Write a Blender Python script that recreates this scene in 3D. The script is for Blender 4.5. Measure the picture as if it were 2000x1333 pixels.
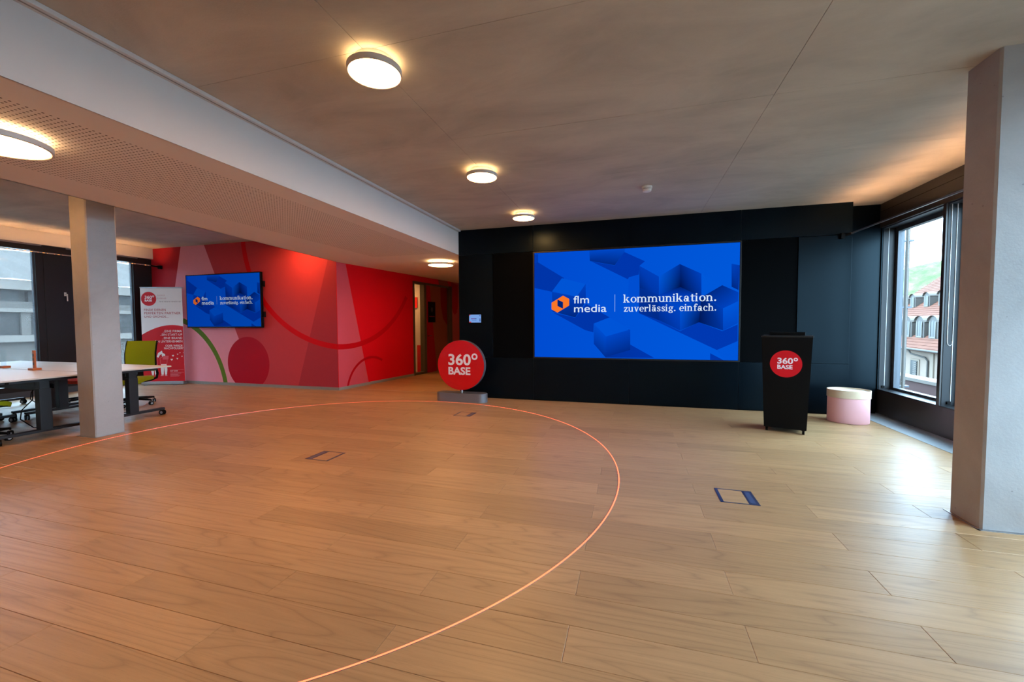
import bpy, bmesh, math, random
from mathutils import Vector, Matrix, Euler
random.seed(7)
R = math.radians
PI = math.pi
for o in list(bpy.data.objects):
    bpy.data.objects.remove(o)
scene = bpy.context.scene
COL = scene.collection

# ------------------------------------------------------------------ camera
cam_d = bpy.data.cameras.new('camera')
cam = bpy.data.objects.new('camera', cam_d)
COL.objects.link(cam)
scene.camera = cam
cam_d.sensor_width = 36.0
cam_d.sensor_fit = 'HORIZONTAL'
cam_d.lens = 36.0 * 804.593 / 2000.0
cam_d.clip_start = 0.05
cam_d.clip_end = 2000
YAW, PITCH, ROLL = R(16.257), R(2.449), R(-0.2838)
_f = Vector((-math.sin(YAW) * math.cos(PITCH), math.cos(YAW) * math.cos(PITCH), -math.sin(PITCH)))
_r = Vector((math.cos(YAW), math.sin(YAW), 0))
_u = _r.cross(_f)
_x = math.cos(ROLL) * _r + math.sin(ROLL) * _u
_y = math.cos(ROLL) * _u - math.sin(ROLL) * _r
cam.matrix_world = Matrix(((_x.x, _y.x, -_f.x, 0), (_x.y, _y.y, -_f.y, 0), (_x.z, _y.z, -_f.z, 1.35), (0, 0, 0, 1)))

# ------------------------------------------------------------------ sky and exposure
SKY = 19.0
world = bpy.data.worlds.new('overcast_sky')
scene.world = world
world.use_nodes = True
_bg = world.node_tree.nodes['Background']
_bg.inputs['Color'].default_value = (0.51, 0.76, 1.0, 1)
_bg.inputs['Strength'].default_value = SKY
scene.view_settings.view_transform = 'Standard'
scene.view_settings.look = 'None'
scene.view_settings.gamma = 1.0
scene.view_settings.use_curve_mapping = False
scene.view_settings.exposure = 0.0
scene.cycles.max_bounces = 6
scene.cycles.diffuse_bounces = 4
scene.cycles.adaptive_threshold = 0.02
scene.cycles.use_light_tree = False
scene.cycles.glossy_bounces = 3
scene.cycles.transmission_bounces = 4
scene.cycles.transparent_max_bounces = 10
scene.cycles.sample_clamp_indirect = 6.0
LAMP_L = 90.0          # radiance of a round ceiling lamp
WARM = (1.0, 0.50, 0.20)

# ------------------------------------------------------------------ materials
def srgb(r, g, b):
    f = lambda c: (c / 255 / 12.92) if c / 255 <= 0.04045 else ((c / 255 + 0.055) / 1.055) ** 2.4
    return (f(r), f(g), f(b), 1)

MATS = {}
class NT:
    """small helper around a material's node tree"""
    def __init__(s, name):
        s.m = bpy.data.materials.new(name)
        s.m.use_nodes = True
        s.t = s.m.node_tree
        s.n = s.t.nodes
        s.bsdf = s.n['Principled BSDF']
        s.out = s.n['Material Output']
        MATS[name] = s.m
    def node(s, typ, **kw):
        n = s.n.new(typ)
        for k, v in kw.items():
            if k in n.inputs:
                n.inputs[k].default_value = v
            else:
                setattr(n, k, v)
        return n
    def link(s, a, b):
        s.t.links.new(a, b)
    def math(s, op, a, b=None, c=None):
        n = s.n.new('ShaderNodeMath')
        n.operation = op
        for i, v in enumerate((a, b, c)):
            if v is None:
                continue
            if isinstance(v, (int, float)):
                n.inputs[i].default_value = v
            else:
                s.link(v, n.inputs[i])
        return n.outputs[0]
    def mix(s, fac, a, b, typ='MIX'):
        n = s.n.new('ShaderNodeMix')
        n.data_type = 'RGBA'
        n.blend_type = typ
        for sock, v in ((n.inputs['Factor'], fac), (n.inputs[6], a), (n.inputs[7], b)):
            if isinstance(v, (int, float, tuple)):
                sock.default_value = v
            else:
                s.link(v, sock)
        return n.outputs[2]
    def ramp(s, fac, stops):
        n = s.n.new('ShaderNodeValToRGB')
        cr = n.color_ramp
        while len(cr.elements) < len(stops):
            cr.elements.new(0.5)
        for e, (p, c) in zip(cr.elements, stops):
            e.position = p
            e.color = c
        s.link(fac, n.inputs[0])
        return n.outputs[0]
    def coords(s, scale=(1, 1, 1), kind='Object', loc=(0, 0, 0)):
        tc = s.n.new('ShaderNodeTexCoord')
        mp = s.n.new('ShaderNodeMapping')
        mp.inputs['Scale'].default_value = scale
        mp.inputs['Location'].default_value = loc
        s.link(tc.outputs[kind], mp.inputs[0])
        return mp.outputs[0]
    def noise(s, vec, scale=5, detail=4, rough=0.5, dist=0.0):
        n = s.node('ShaderNodeTexNoise', Scale=scale, Detail=detail, Roughness=rough, Distortion=dist)
        s.link(vec, n.inputs['Vector'])
        return n.outputs['Fac']
    def bump(s, h, strength=0.2, dist=0.01):
        b = s.node('ShaderNodeBump', Strength=strength, Distance=dist)
        s.link(h, b.inputs['Height'])
        s.link(b.outputs[0], s.bsdf.inputs['Normal'])
    def base(s, c):
        if isinstance(c, tuple):
            s.bsdf.inputs['Base Color'].default_value = c
        else:
            s.link(c, s.bsdf.inputs['Base Color'])
    def set(s, rough=None, metal=None, spec=None):
        if rough is not None:
            s.bsdf.inputs['Roughness'].default_value = rough
        if metal is not None:
            s.bsdf.inputs['Metallic'].default_value = metal
        if spec is not None:
            s.bsdf.inputs['Specular IOR Level'].default_value = spec

def plain(name, col, rough=0.5, metal=0.0, spec=0.5, grain=0.04, gscale=30):
    """a plain finish with a faint procedural variation"""
    n = NT(name)
    v = n.noise(n.coords(), gscale, 3)
    dark = tuple(c * (1 - grain) for c in col[:3]) + (1,)
    lite = tuple(min(1, c * (1 + grain)) for c in col[:3]) + (1,)
    n.base(n.mix(v, dark, lite))
    n.set(rough, metal, spec)
    return n.m

def glow(name, col, strength):
    n = NT(name)
    n.n.remove(n.bsdf)
    e = n.node('ShaderNodeEmission', Color=col, Strength=strength)
    n.link(e.outputs[0], n.out.inputs['Surface'])
    return n.m

def glow_attr(name, strength):
    n = NT(name)
    n.n.remove(n.bsdf)
    a = n.node('ShaderNodeAttribute', attribute_name='Col')
    e = n.node('ShaderNodeEmission', Strength=strength)
    n.link(a.outputs['Color'], e.inputs['Color'])
    n.link(e.outputs[0], n.out.inputs['Surface'])
    return n.m

def attr_mat(name, rough=0.6, spec=0.3):
    n = NT(name)
    a = n.node('ShaderNodeAttribute', attribute_name='Col')
    v = n.noise(n.coords(), 14, 3)
    n.base(n.mix(0.05, a.outputs['Color'], v, 'MULTIPLY'))
    n.set(rough, 0, spec)
    return n.m

def wood_floor():
    n = NT('oak_plank')
    a = n.node('ShaderNodeAttribute', attribute_name='rnd')
    rnd = a.outputs['Fac']
    tc = n.n.new('ShaderNodeTexCoord')
    sx = n.n.new('ShaderNodeSeparateXYZ')
    n.link(tc.outputs['Object'], sx.inputs[0])
    def vec(fx, fy, k):
        c = n.n.new('ShaderNodeCombineXYZ')
        n.link(n.math('MULTIPLY_ADD', sx.outputs[0], fx, n.math('MULTIPLY', rnd, 37.0 * k)), c.inputs[0])
        n.link(n.math('MULTIPLY_ADD', sx.outputs[1], fy, n.math('MULTIPLY', rnd, 91.0 * k)), c.inputs[1])
        n.link(n.math('MULTIPLY', rnd, 53.0 * k), c.inputs[2])
        return c.outputs[0]
    field = n.noise(vec(0.34, 4.6, 1.0), 1.0, 2.0, 0.4, 0.25)
    rings = n.math('PINGPONG', n.math('MULTIPLY', field, 17.0), 0.5)
    rings = n.math('POWER', n.math('MULTIPLY', rings, 2.0), 0.6)
    streak = n.noise(vec(1.2, 60.0, 1.3), 1.0, 5, 0.6)
    pores = n.noise(vec(9.0, 260.0, 0.7), 1.0, 3, 0.6)
    patch = n.noise(vec(1.0, 4.0, 2.1), 1.0, 2)
    c1 = n.ramp(rings, [(0.0, (0.285, 0.162, 0.074, 1)), (0.42, (0.405, 0.240, 0.108, 1)), (1.0, (0.445, 0.268, 0.124, 1))])
    c2 = n.mix(n.math('MULTIPLY', n.math('SUBTRACT', streak, 0.30), 1.0), c1, (0.285, 0.160, 0.072, 1))
    c3 = n.mix(n.math('MULTIPLY', n.math('GREATER_THAN', pores, 0.60), 0.22), c2, (0.20, 0.12, 0.06, 1))
    c4 = n.mix(n.math('MULTIPLY', patch, 0.22), c3, (0.49, 0.318, 0.172, 1))
    tone = n.ramp(rnd, [(0.0, (0.86, 0.85, 0.84, 1)), (0.5, (0.97, 0.97, 0.97, 1)), (1.0, (1.08, 1.08, 1.09, 1))])
    n.base(n.mix(1.0, c4, tone, 'MULTIPLY'))
    r = n.math('MULTIPLY_ADD', streak, 0.14, 0.32)
    n.link(r, n.bsdf.inputs['Roughness'])
    n.set(spec=0.5)
    n.bump(n.math('ADD', n.math('MULTIPLY', pores, 0.4), rings), 0.05, 0.002)
    return n.m

def concrete(name, col, bump=0.25, pores=True, streak=(1, 1, 1)):
    n = NT(name)
    v = n.coords(streak)
    big = n.noise(v, 0.9, 6, 0.62, 0.5)
    mid = n.noise(v, 5.0, 5, 0.6)
    fine = n.noise(v, 60, 3, 0.6)
    d = tuple(c * 0.74 for c in col[:3]) + (1,)
    l = tuple(c * 1.14 for c in col[:3]) + (1,)
    c = n.ramp(big, [(0.30, d), (0.62, l)])
    c = n.mix(n.math('MULTIPLY', mid, 0.45), c, col)
    c = n.mix(n.math('MULTIPLY', fine, 0.16), c, tuple(x * 0.6 for x in col[:3]) + (1,))
    h = fine
    if pores:
        vo = n.node('ShaderNodeTexVoronoi', Scale=16.0)
        n.link(n.coords(), vo.inputs['Vector'])
        p = n.math('LESS_THAN', vo.outputs['Distance'], 0.09)
        gate = n.math('GREATER_THAN', n.noise(n.coords(), 7, 2), 0.56)
        p = n.math('MULTIPLY', p, gate)
        c = n.mix(n.math('MULTIPLY', p, 0.5), c, tuple(x * 0.35 for x in col[:3]) + (1,))
        h = n.math('SUBTRACT', fine, p)
    n.base(c)
    n.set(0.72, 0, 0.35)
    n.bump(h, bump, 0.004)
    return n.m

M = {}
M['floor'] = wood_floor()
M['concrete'] = concrete('ceiling_concrete', srgb(188, 180, 166), 0.2, False, (1, 2.2, 1))
M['pillar'] = concrete('pillar_concrete', srgb(172, 170, 168), 0.3, True)
M['white'] = plain('white_paint', srgb(208, 207, 206), 0.7, spec=0.25, grain=0.02, gscale=6)
M['cream'] = plain('cream_paint', srgb(226, 218, 206), 0.7, spec=0.25, grain=0.02, gscale=6)
M['black_panel'] = plain('black_steel_panel', (0.0015, 0.0036, 0.0062), 0.30, 0.0, 0.15, grain=0.25, gscale=2.2)
M['black_panel'].node_tree.nodes['Principled BSDF'].inputs['Specular Tint'].default_value = (0.62, 0.88, 1.0, 1)
M['black_cloth'] = plain('black_acoustic_cloth', (0.0012, 0.0016, 0.002), 0.8, 0.0, 0.04, grain=0.2, gscale=300)
M['black_void'] = plain('black_joint', (0.004, 0.004, 0.004), 0.8, 0, 0.1)
M['dark_metal'] = plain('anthracite_metal', (0.012, 0.012, 0.013), 0.42, 0.0, 0.3, grain=0.1)
M['brown_panel'] = plain('dark_bronze_panel', (0.030, 0.025, 0.022), 0.36, 0.0, 0.5, grain=0.1, gscale=4)
M['frame'] = plain('grey_window_frame', srgb(70, 76, 84), 0.4, 0.2, 0.5)
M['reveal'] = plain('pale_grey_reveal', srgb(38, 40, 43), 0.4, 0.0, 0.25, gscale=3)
M['black_plastic'] = plain('black_plastic', (0.003, 0.003, 0.003), 0.5, 0, 0.10)
M['grey_hub'] = plain('grey_plastic', srgb(150, 150, 155), 0.45)
M['charcoal'] = plain('charcoal_plastic', (0.013, 0.013, 0.015), 0.5, 0, 0.3)
M['green'] = plain('green_upholstery', srgb(132, 136, 6), 0.85, spec=0.2, grain=0.18, gscale=250)
M['orange_red'] = plain('orange_red_upholstery', srgb(190, 50, 25), 0.85, spec=0.2, grain=0.15, gscale=250)
M['red_gloss'] = plain('red_gloss_panel', srgb(205, 8, 20), 0.16, 0, 0.5, grain=0.02)
M['red_print'] = plain('red_print', srgb(200, 10, 26), 0.5, 0, 0.3, grain=0.02)
M['white_print'] = plain('white_print', srgb(240, 236, 236), 0.5, 0, 0.3, grain=0.01)
M['grey_print'] = plain('grey_print', srgb(120, 110, 112), 0.5, 0, 0.3, grain=0.01)
M['banner'] = plain('banner_sheet', srgb(232, 226, 224), 0.55, 0, 0.3, grain=0.01)
M['alu'] = plain('brushed_aluminium', srgb(165, 165, 168), 0.32, 0.85, 0.5, grain=0.05, gscale=80)
M['sign_base'] = plain('grey_powder_coat', srgb(112, 114, 120), 0.38, 0.35, 0.5, grain=0.04, gscale=120)
M['rim_grey'] = plain('dark_grey_rim', srgb(86, 84, 90), 0.45, 0.1)
M['pink_card'] = plain('pink_board', srgb(244, 186, 190), 0.65, 0, 0.3, grain=0.03, gscale=8)
M['beech'] = plain('pale_plywood_rim', srgb(222, 200, 170), 0.5, 0, 0.35, grain=0.10, gscale=14)
M['card_top'] = plain('pale_lid', srgb(220, 208, 200), 0.55, 0, 0.3, grain=0.03)
M['walnut'] = plain('amber_wood', srgb(176, 96, 44), 0.5, 0, 0.35, grain=0.25, gscale=40)
M['desk_top'] = plain('pale_laminate', srgb(206, 196, 188), 0.4, 0, 0.4, grain=0.03, gscale=10)
M['acrylic'] = None
M['lamp_body'] = plain('lamp_white_metal', srgb(206, 200, 196), 0.45, 0.1)
M['lamp'] = glow('lamp_diffuser', (1.0, 0.46, 0.15, 1), LAMP_L)
M['lamp_big'] = glow('large_lamp_diffuser', (1.0, 0.47, 0.165, 1), LAMP_L * 0.5)
M['lamp_up'] = glow('lamp_halo_strip', (1.0, 0.62, 0.28, 1), 18.0)
M['led_ring'] = glow('red_led_line', (1.0, 0.125, 0.05, 1), 4.4)
M['led_warm'] = glow('warm_led_strip', (1.0, 0.52, 0.24, 1), 140.0)
M['led_dot'] = glow('amber_led_dot', (1.0, 0.36, 0.08, 1), 3.0)
M['baseboard'] = plain('grey_baseboard', srgb(142, 136, 130), 0.5, 0.1)
M['door_frame'] = plain('olive_brown_frame', srgb(74, 66, 52), 0.5)
M['detector'] = plain('white_plastic', srgb(226, 222, 216), 0.5)
M['grille'] = plain('grey_metal_cover', srgb(164, 172, 176), 0.45, 0.2, 0.5, grain=0.05)
M['roof_metal'] = plain('grey_zinc', srgb(58, 54, 50), 0.6, 0.0, 0.3, grain=0.08, gscale=6)
M['zinc_lite'] = plain('pale_zinc', srgb(84, 78, 72), 0.5, 0.0, 0.3, grain=0.06)
M['render_wall'] = plain('white_render', srgb(120, 106, 95), 0.85, 0, 0.2, grain=0.05, gscale=3)
M['stone'] = plain('grey_stone_trim', srgb(112, 100, 88), 0.8, 0, 0.2, grain=0.08, gscale=5)
M['dark_glass'] = plain('dark_glazing', (0.02, 0.022, 0.022), 0.3, 0, 0.12)
M['parapet'] = plain('mauve_parapet', srgb(66, 46, 44), 0.7, 0, 0.2, grain=0.06, gscale=4)
M['gravel'] = plain('pale_gravel', srgb(70, 66, 60), 0.9, 0, 0.2, grain=0.6, gscale=40)
M['facade'] = plain('grey_facade_panel', srgb(112, 104, 98), 0.8, 0, 0.2, grain=0.06, gscale=1.5)
M['facade_lite'] = plain('pale_facade_band', srgb(140, 130, 122), 0.8, 0, 0.2, grain=0.05, gscale=1.5)
M['facade_dark'] = plain('dark_facade_window', srgb(60, 56, 54), 0.3, 0, 0.5, grain=0.25, gscale=0.6)
M['roof_sheet'] = plain('corrugated_roof', srgb(96, 88, 82), 0.7, 0, 0.3, grain=0.08, gscale=1.2)
M['tile'] = None
M['ground'] = plain('asphalt', srgb(110, 110, 108), 0.9, 0, 0.2, grain=0.1, gscale=0.3)

def glass_mat(name, tint, refl=0.06):
    n = NT(name)
    n.n.remove(n.bsdf)
    t = n.node('ShaderNodeBsdfTransparent', Color=tint)
    g = n.node('ShaderNodeBsdfGlossy', Roughness=0.02)
    lw = n.node('ShaderNodeLayerWeight', Blend=0.5)
    fr = n.math('MULTIPLY_ADD', n.math('POWER', lw.outputs['Facing'], 5.0), 0.6, refl * 0.6)
    mx = n.n.new('ShaderNodeMixShader')
    n.link(fr, mx.inputs[0])
    n.link(t.outputs[0], mx.inputs[1])
    n.link(g.outputs[0], mx.inputs[2])
    n.link(mx.outputs[0], n.out.inputs['Surface'])
    return n.m
M['glass'] = glass_mat('window_glass', (0.97, 0.985, 0.98, 1))
M['acrylic'] = glass_mat('clear_acrylic', (0.93, 0.95, 0.95, 1))

def blind_mat():
    n = NT('sheer_screen_fabric')
    n.n.remove(n.bsdf)
    w = n.noise(n.coords((1, 90, 4)), 3.0, 2)
    t = n.node('ShaderNodeBsdfTransparent', Color=(0.78, 0.78, 0.78, 1))
    d = n.node('ShaderNodeBsdfDiffuse', Color=(0.08, 0.08, 0.08, 1))
    tr = n.node('ShaderNodeBsdfTranslucent', Color=(0.05, 0.05, 0.05, 1))
    a = n.n.new('ShaderNodeAddShader')
    n.link(d.outputs[0], a.inputs[0]); n.link(tr.outputs[0], a.inputs[1])
    mx = n.n.new('ShaderNodeMixShader')
    n.link(n.math('MULTIPLY_ADD', w, 0.20, 0.18), mx.inputs[0])
    n.link(t.outputs[0], mx.inputs[1]); n.link(a.outputs[0], mx.inputs[2])
    n.link(mx.outputs[0], n.out.inputs['Surface'])
    return n.m
M['blind'] = blind_mat()

def soffit_mat():
    """white plaster board with rows of small round perforations in its middle field"""
    n = NT('perforated_board')
    tc = n.n.new('ShaderNodeTexCoord')
    s = n.n.new('ShaderNodeSeparateXYZ')
    n.link(tc.outputs['Object'], s.inputs[0])
    x, y = s.outputs[0], s.outputs[1]
    P = 0.034
    fx = n.math('SUBTRACT', n.math('FRACT', n.math('DIVIDE', x, P)), 0.5)
    fy = n.math('SUBTRACT', n.math('FRACT', n.math('DIVIDE', y, P)), 0.5)
    d = n.math('SQRT', n.math('ADD', n.math('MULTIPLY', fx, fx), n.math('MULTIPLY', fy, fy)))
    hole = n.math('LESS_THAN', d, 0.20)
    inside = n.math('MULTIPLY', n.math('LESS_THAN', x, -3.33), n.math('GREATER_THAN', x, -4.66))
    inside = n.math('MULTIPLY', inside, n.math('LESS_THAN', y, 6.75))
    hole = n.math('MULTIPLY', hole, inside)
    n.base(n.mix(hole, srgb(230, 224, 219), srgb(84, 72, 64)))
    n.set(0.75, 0, 0.2)
    n.bump(n.math('SUBTRACT', 1.0, hole), 0.5, 0.004)
    return n.m
M['soffit'] = soffit_mat()

def tile_mat():
    n = NT('clay_roof_tile')
    v = n.coords()
    a = n.noise(v, 1.2, 3)
    b = n.noise(v, 9.0, 3)
    c = n.ramp(a, [(0.3, srgb(84, 48, 36)), (0.7, srgb(97, 58, 44))])
    c = n.mix(n.math('MULTIPLY', b, 0.4), c, srgb(106, 74, 58))
    n.base(c)
    n.set(0.85, 0, 0.2)
    return n.m
M['tile'] = tile_mat()

def hill_mat():
    n = NT('wooded_hill')
    v = n.coords()
    a = n.noise(v, 0.12, 5, 0.65)
    c = n.ramp(a, [(0.35, srgb(70, 80, 56)), (0.55, srgb(88, 94, 66)), (0.7, srgb(110, 110, 82))])
    n.base(c)
    n.set(0.95, 0, 0.1)
    n.bump(a, 1.0, 3.0)
    return n.m
M['hill'] = hill_mat()
M['mural'] = attr_mat('mural_paint', 0.6, 0.12)
M['print'] = attr_mat('print_ink', 0.5, 0.3)
M['screen'] = glow_attr('led_screen_picture', 0.95)
M['tv'] = glow_attr('tv_picture', 0.55)
M['tablet'] = glow_attr('touch_panel_picture', 0.85)

# ------------------------------------------------------------------ mesh helpers
class MB:
    def __init__(s):
        s.v, s.f, s.c = [], [], []
    def quad(s, a, b, c, d):
        i = len(s.v); s.v += [tuple(a), tuple(b), tuple(c), tuple(d)]; s.f.append((i, i+1, i+2, i+3)); return s
    def poly(s, pts):
        i = len(s.v); s.v += [tuple(p) for p in pts]; s.f.append(tuple(range(i, i + len(pts)))); return s
    def box(s, x0, x1, y0, y1, z0, z1):
        i = len(s.v)
        s.v += [(x0,y0,z0),(x1,y0,z0),(x1,y1,z0),(x0,y1,z0),(x0,y0,z1),(x1,y0,z1),(x1,y1,z1),(x0,y1,z1)]
        s.f += [(i,i+3,i+2,i+1),(i+4,i+5,i+6,i+7),(i,i+1,i+5,i+4),(i+1,i+2,i+6,i+5),(i+2,i+3,i+7,i+6),(i+3,i,i+4,i+7)]
        return s
    def cbox(s, x0, x1, y0, y1, z0, z1, b):
        """box with chamfered edges"""
        bm = bmesh.new()
        m = Matrix.Translation(((x0+x1)/2, (y0+y1)/2, (z0+z1)/2)) @ Matrix.Diagonal((abs(x1-x0), abs(y1-y0), abs(z1-z0), 1))
        bmesh.ops.create_cube(bm, size=1, matrix=m)
        bmesh.ops.bevel(bm, geom=bm.edges[:], offset=b, segments=2, affect='EDGES', profile=0.5)
        return s.add_bm(bm)
    def add_bm(s, bm):
        bm.verts.index_update()
        i = len(s.v)
        s.v += [tuple(v.co) for v in bm.verts]
        s.f += [tuple(i + v.index for v in f.verts) for f in bm.faces]
        bm.free()
        return s
    def prism(s, pts, z0, z1):
        """vertical prism over an xy outline"""
        i = len(s.v); n = len(pts)
        s.v += [(p[0], p[1], z0) for p in pts] + [(p[0], p[1], z1) for p in pts]
        s.f += [tuple(i + k for k in reversed(range(n))), tuple(i + n + k for k in range(n))]
        s.f += [(i + k, i + (k+1) % n, i + n + (k+1) % n, i + n + k) for k in range(n)]
        return s
    def lathe(s, prof, seg=32, cx=0, cy=0, sx=1, sy=1):
        """revolve a list of (r, z) about a vertical axis; closed by caps"""
        i = len(s.v); n = len(prof)
        for r, z in prof:
            for k in range(seg):
                a = 2 * PI * k / seg
                s.v.append((cx + r * sx * math.cos(a), cy + r * sy * math.sin(a), z))
        for j in range(n - 1):
            for k in range(seg):
                k2 = (k + 1) % seg
                s.f.append((i+j*seg+k, i+j*seg+k2, i+(j+1)*seg+k2, i+(j+1)*seg+k))
        s.f.append(tuple(i + k for k in reversed(range(seg))))
        s.f.append(tuple(i + (n-1)*seg + k for k in range(seg)))
        return s
    def tube(s, pts, r, seg=8, caps=True):
        pts = [Vector(p) for p in pts]
        rr = r if isinstance(r, (list, tuple)) else [r] * len(pts)
        i = len(s.v); n = len(pts)
        up = Vector((0, 0, 1))
        for k, p in enumerate(pts):
            d = (pts[min(k+1, n-1)] - pts[max(k-1, 0)]).normalized()
            u = up if abs(d.dot(up)) < 0.95 else Vector((1, 0, 0))
            a = d.cross(u).normalized(); b = d.cross(a)
            for q in range(seg):
                t = 2 * PI * q / seg
                s.v.append(tuple(p + (a * math.cos(t) + b * math.sin(t)) * rr[k]))
        for k in range(n - 1):
            for q in range(seg):
                q2 = (q + 1) % seg
                s.f.append((i+k*seg+q, i+k*seg+q2, i+(k+1)*seg+q2, i+(k+1)*seg+q))
        if caps:
            s.f.append(tuple(i + q for q in reversed(range(seg))))
            s.f.append(tuple(i + (n-1)*seg + q for q in range(seg)))
        return s
    def cyl(s, p0, p1, r, seg=20):
        return s.tube([p0, p1], r, seg)
    def beam(s, p0, p1, w, h):
        """square bar between two points, w across (horizontal), h high"""
        p0, p1 = Vector(p0), Vector(p1)
        d = (p1 - p0).normalized()
        a = d.cross(Vector((0, 0, 1)))
        a = a.normalized() if a.length > 1e-4 else Vector((1, 0, 0))
        b = a.cross(d).normalized()
        a *= w / 2; b *= h / 2
        i = len(s.v)
        for p in (p0, p1):
            s.v += [tuple(p - a - b), tuple(p + a - b), tuple(p + a + b), tuple(p - a + b)]
        s.f += [(i,i+1,i+2,i+3),(i+7,i+6,i+5,i+4)] + [(i+k, i+4+k, i+4+(k+1)%4, i+(k+1)%4) for k in range(4)]
        return s
    def mesh(s, name, mat, smooth=False):
        me = bpy.data.meshes.new(name)
        me.from_pydata(s.v, [], s.f)
        me.update()
        bm = bmesh.new(); bm.from_mesh(me)
        bmesh.ops.recalc_face_normals(bm, faces=bm.faces[:])
        bm.to_mesh(me); bm.free()
        me.materials.append(mat)
        if smooth:
            for p in me.polygons:
                p.use_smooth = True
            try:
                me.set_sharp_from_angle(angle=R(35))
            except Exception:
                pass
        return me
    def build(s, name, mat, parent=None, smooth=False, loc=(0, 0, 0), rz=0):
        o = bpy.data.objects.new(name, s.mesh(name, mat, smooth))
        COL.objects.link(o)
        o.parent = parent
        o.location = loc
        o.rotation_euler = (0, 0, rz)
        return o

def obj(name, me, parent=None, loc=(0, 0, 0), rz=0):
    o = bpy.data.objects.new(name, me)
    COL.objects.link(o)
    o.parent = parent
    o.location = loc
    o.rotation_euler = (0, 0, rz)
    return o

def tag(o, label=None, cat=None, group=None, kind=None):
    if label: o['label'] = label
    if cat: o['category'] = cat
    if group: o['group'] = group
    if kind: o['kind'] = kind
    return o

def thing(name, label, cat, loc=(0, 0, 0), rz=0, group=None, kind=None):
    o = bpy.data.objects.new(name, None)
    COL.objects.link(o)
    o.empty_display_size = 0.1
    o.location = loc
    o.rotation_euler = (0, 0, rz)
    return tag(o, label, cat, group, kind)

def copy_tree(o, parent=None):
    c = o.copy()
    COL.objects.link(c)
    c.parent = parent
    for ch in list(o.children):
        copy_tree(ch, c)
    return c

class Flat:
    """flat coloured shapes in a (u, v) plane, one mesh with a colour attribute"""
    def __init__(s):
        s.v, s.f, s.c = [], [], []
        s.layer = 0
    def poly(s, pts, cols, step=1):
        s.layer += step
        i = len(s.v)
        cols = [cols] if not isinstance(cols, list) else cols
        for k, p in enumerate(pts):
            s.v.append((p[0], p[1], s.layer))
            s.c.append(cols[k] if len(cols) == len(pts) else cols[0])
        s.f.append(tuple(range(i, i + len(pts))))
    def rect(s, x0, y0, x1, y1, c, step=1):
        s.poly([(x0, y0), (x1, y0), (x1, y1), (x0, y1)], c, step)
    def disc(s, cx, cy, rx, ry, c, n=28, step=1):
        s.poly([(cx + rx * math.cos(2*PI*k/n), cy + ry * math.sin(2*PI*k/n)) for k in range(n)], c, step)
    def arc(s, cx, cy, ro, ri, a0, a1, c, n=32, sx=1.0, step=1):
        s.layer += step
        i = len(s.v)
        for k in range(n + 1):
            a = R(a0 + (a1 - a0) * k / n)
            for r in (ro, ri):
                s.v.append((cx + r * sx * math.cos(a), cy + r * math.sin(a), s.layer)); s.c.append(c)
        s.f += [(i+2*k, i+2*k+2, i+2*k+3, i+2*k+1) for k in range(n)]
    def tris(s, verts, faces, c, step=1):
        s.layer += step
        i = len(s.v)
        s.v += [(p[0], p[1], s.layer) for p in verts]; s.c += [c] * len(verts)
        s.f += [tuple(i + k for k in f) for f in faces]
    def build(s, name, mat, parent, fn, lift=0.0004):
        """fn(u, v, h) gives the 3D point, h metres off the surface"""
        me = bpy.data.meshes.new(name)
        me.from_pydata([fn(u, v, l * lift) for u, v, l in s.v], [], s.f)
        at = me.color_attributes.new('Col', 'FLOAT_COLOR', 'POINT')
        for k, c in enumerate(s.c):
            at.data[k].color = srgb(*c)
        me.materials.append(mat)
        return obj(name, me, parent)

_text_cache = {}
def text_shape(body, bold=0.0, spacing=1.0):
    """filled outlines of a line of sans lettering, as (verts2d, faces, width, cap height)"""
    key = (body, bold, spacing)
    if key not in _text_cache:
        cu = bpy.data.curves.new('lettering', 'FONT')
        cu.body = body; cu.size = 1.0; cu.offset = bold; cu.space_character = spacing
        cu.resolution_u = 4
        ob = bpy.data.objects.new('lettering', cu)
        me = bpy.data.meshes.new_from_object(ob)
        v = [(p.co.x, p.co.y) for p in me.vertices]
        f = [tuple(p.vertices) for p in me.polygons]
        bpy.data.meshes.remove(me); bpy.data.objects.remove(ob); bpy.data.curves.remove(cu)
        x0 = min(p[0] for p in v); x1 = max(p[0] for p in v)
        v = [(p[0] - x0, p[1]) for p in v]
        _text_cache[key] = (v, f, x1 - x0, max(p[1] for p in v))
    return _text_cache[key]

def put_text(flat, body, x, y, width, height, col, bold=0.0, spacing=1.0, align='L', shear=0.0):
    v, f, w, h = text_shape(body, bold, spacing)
    sx, sy = width / w, height / h
    ox = x - (width if align == 'R' else 0)
    flat.tris([(ox + p[0]*sx + shear*p[1]*sy, y + p[1]*sy) for p in v], f, col)

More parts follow.
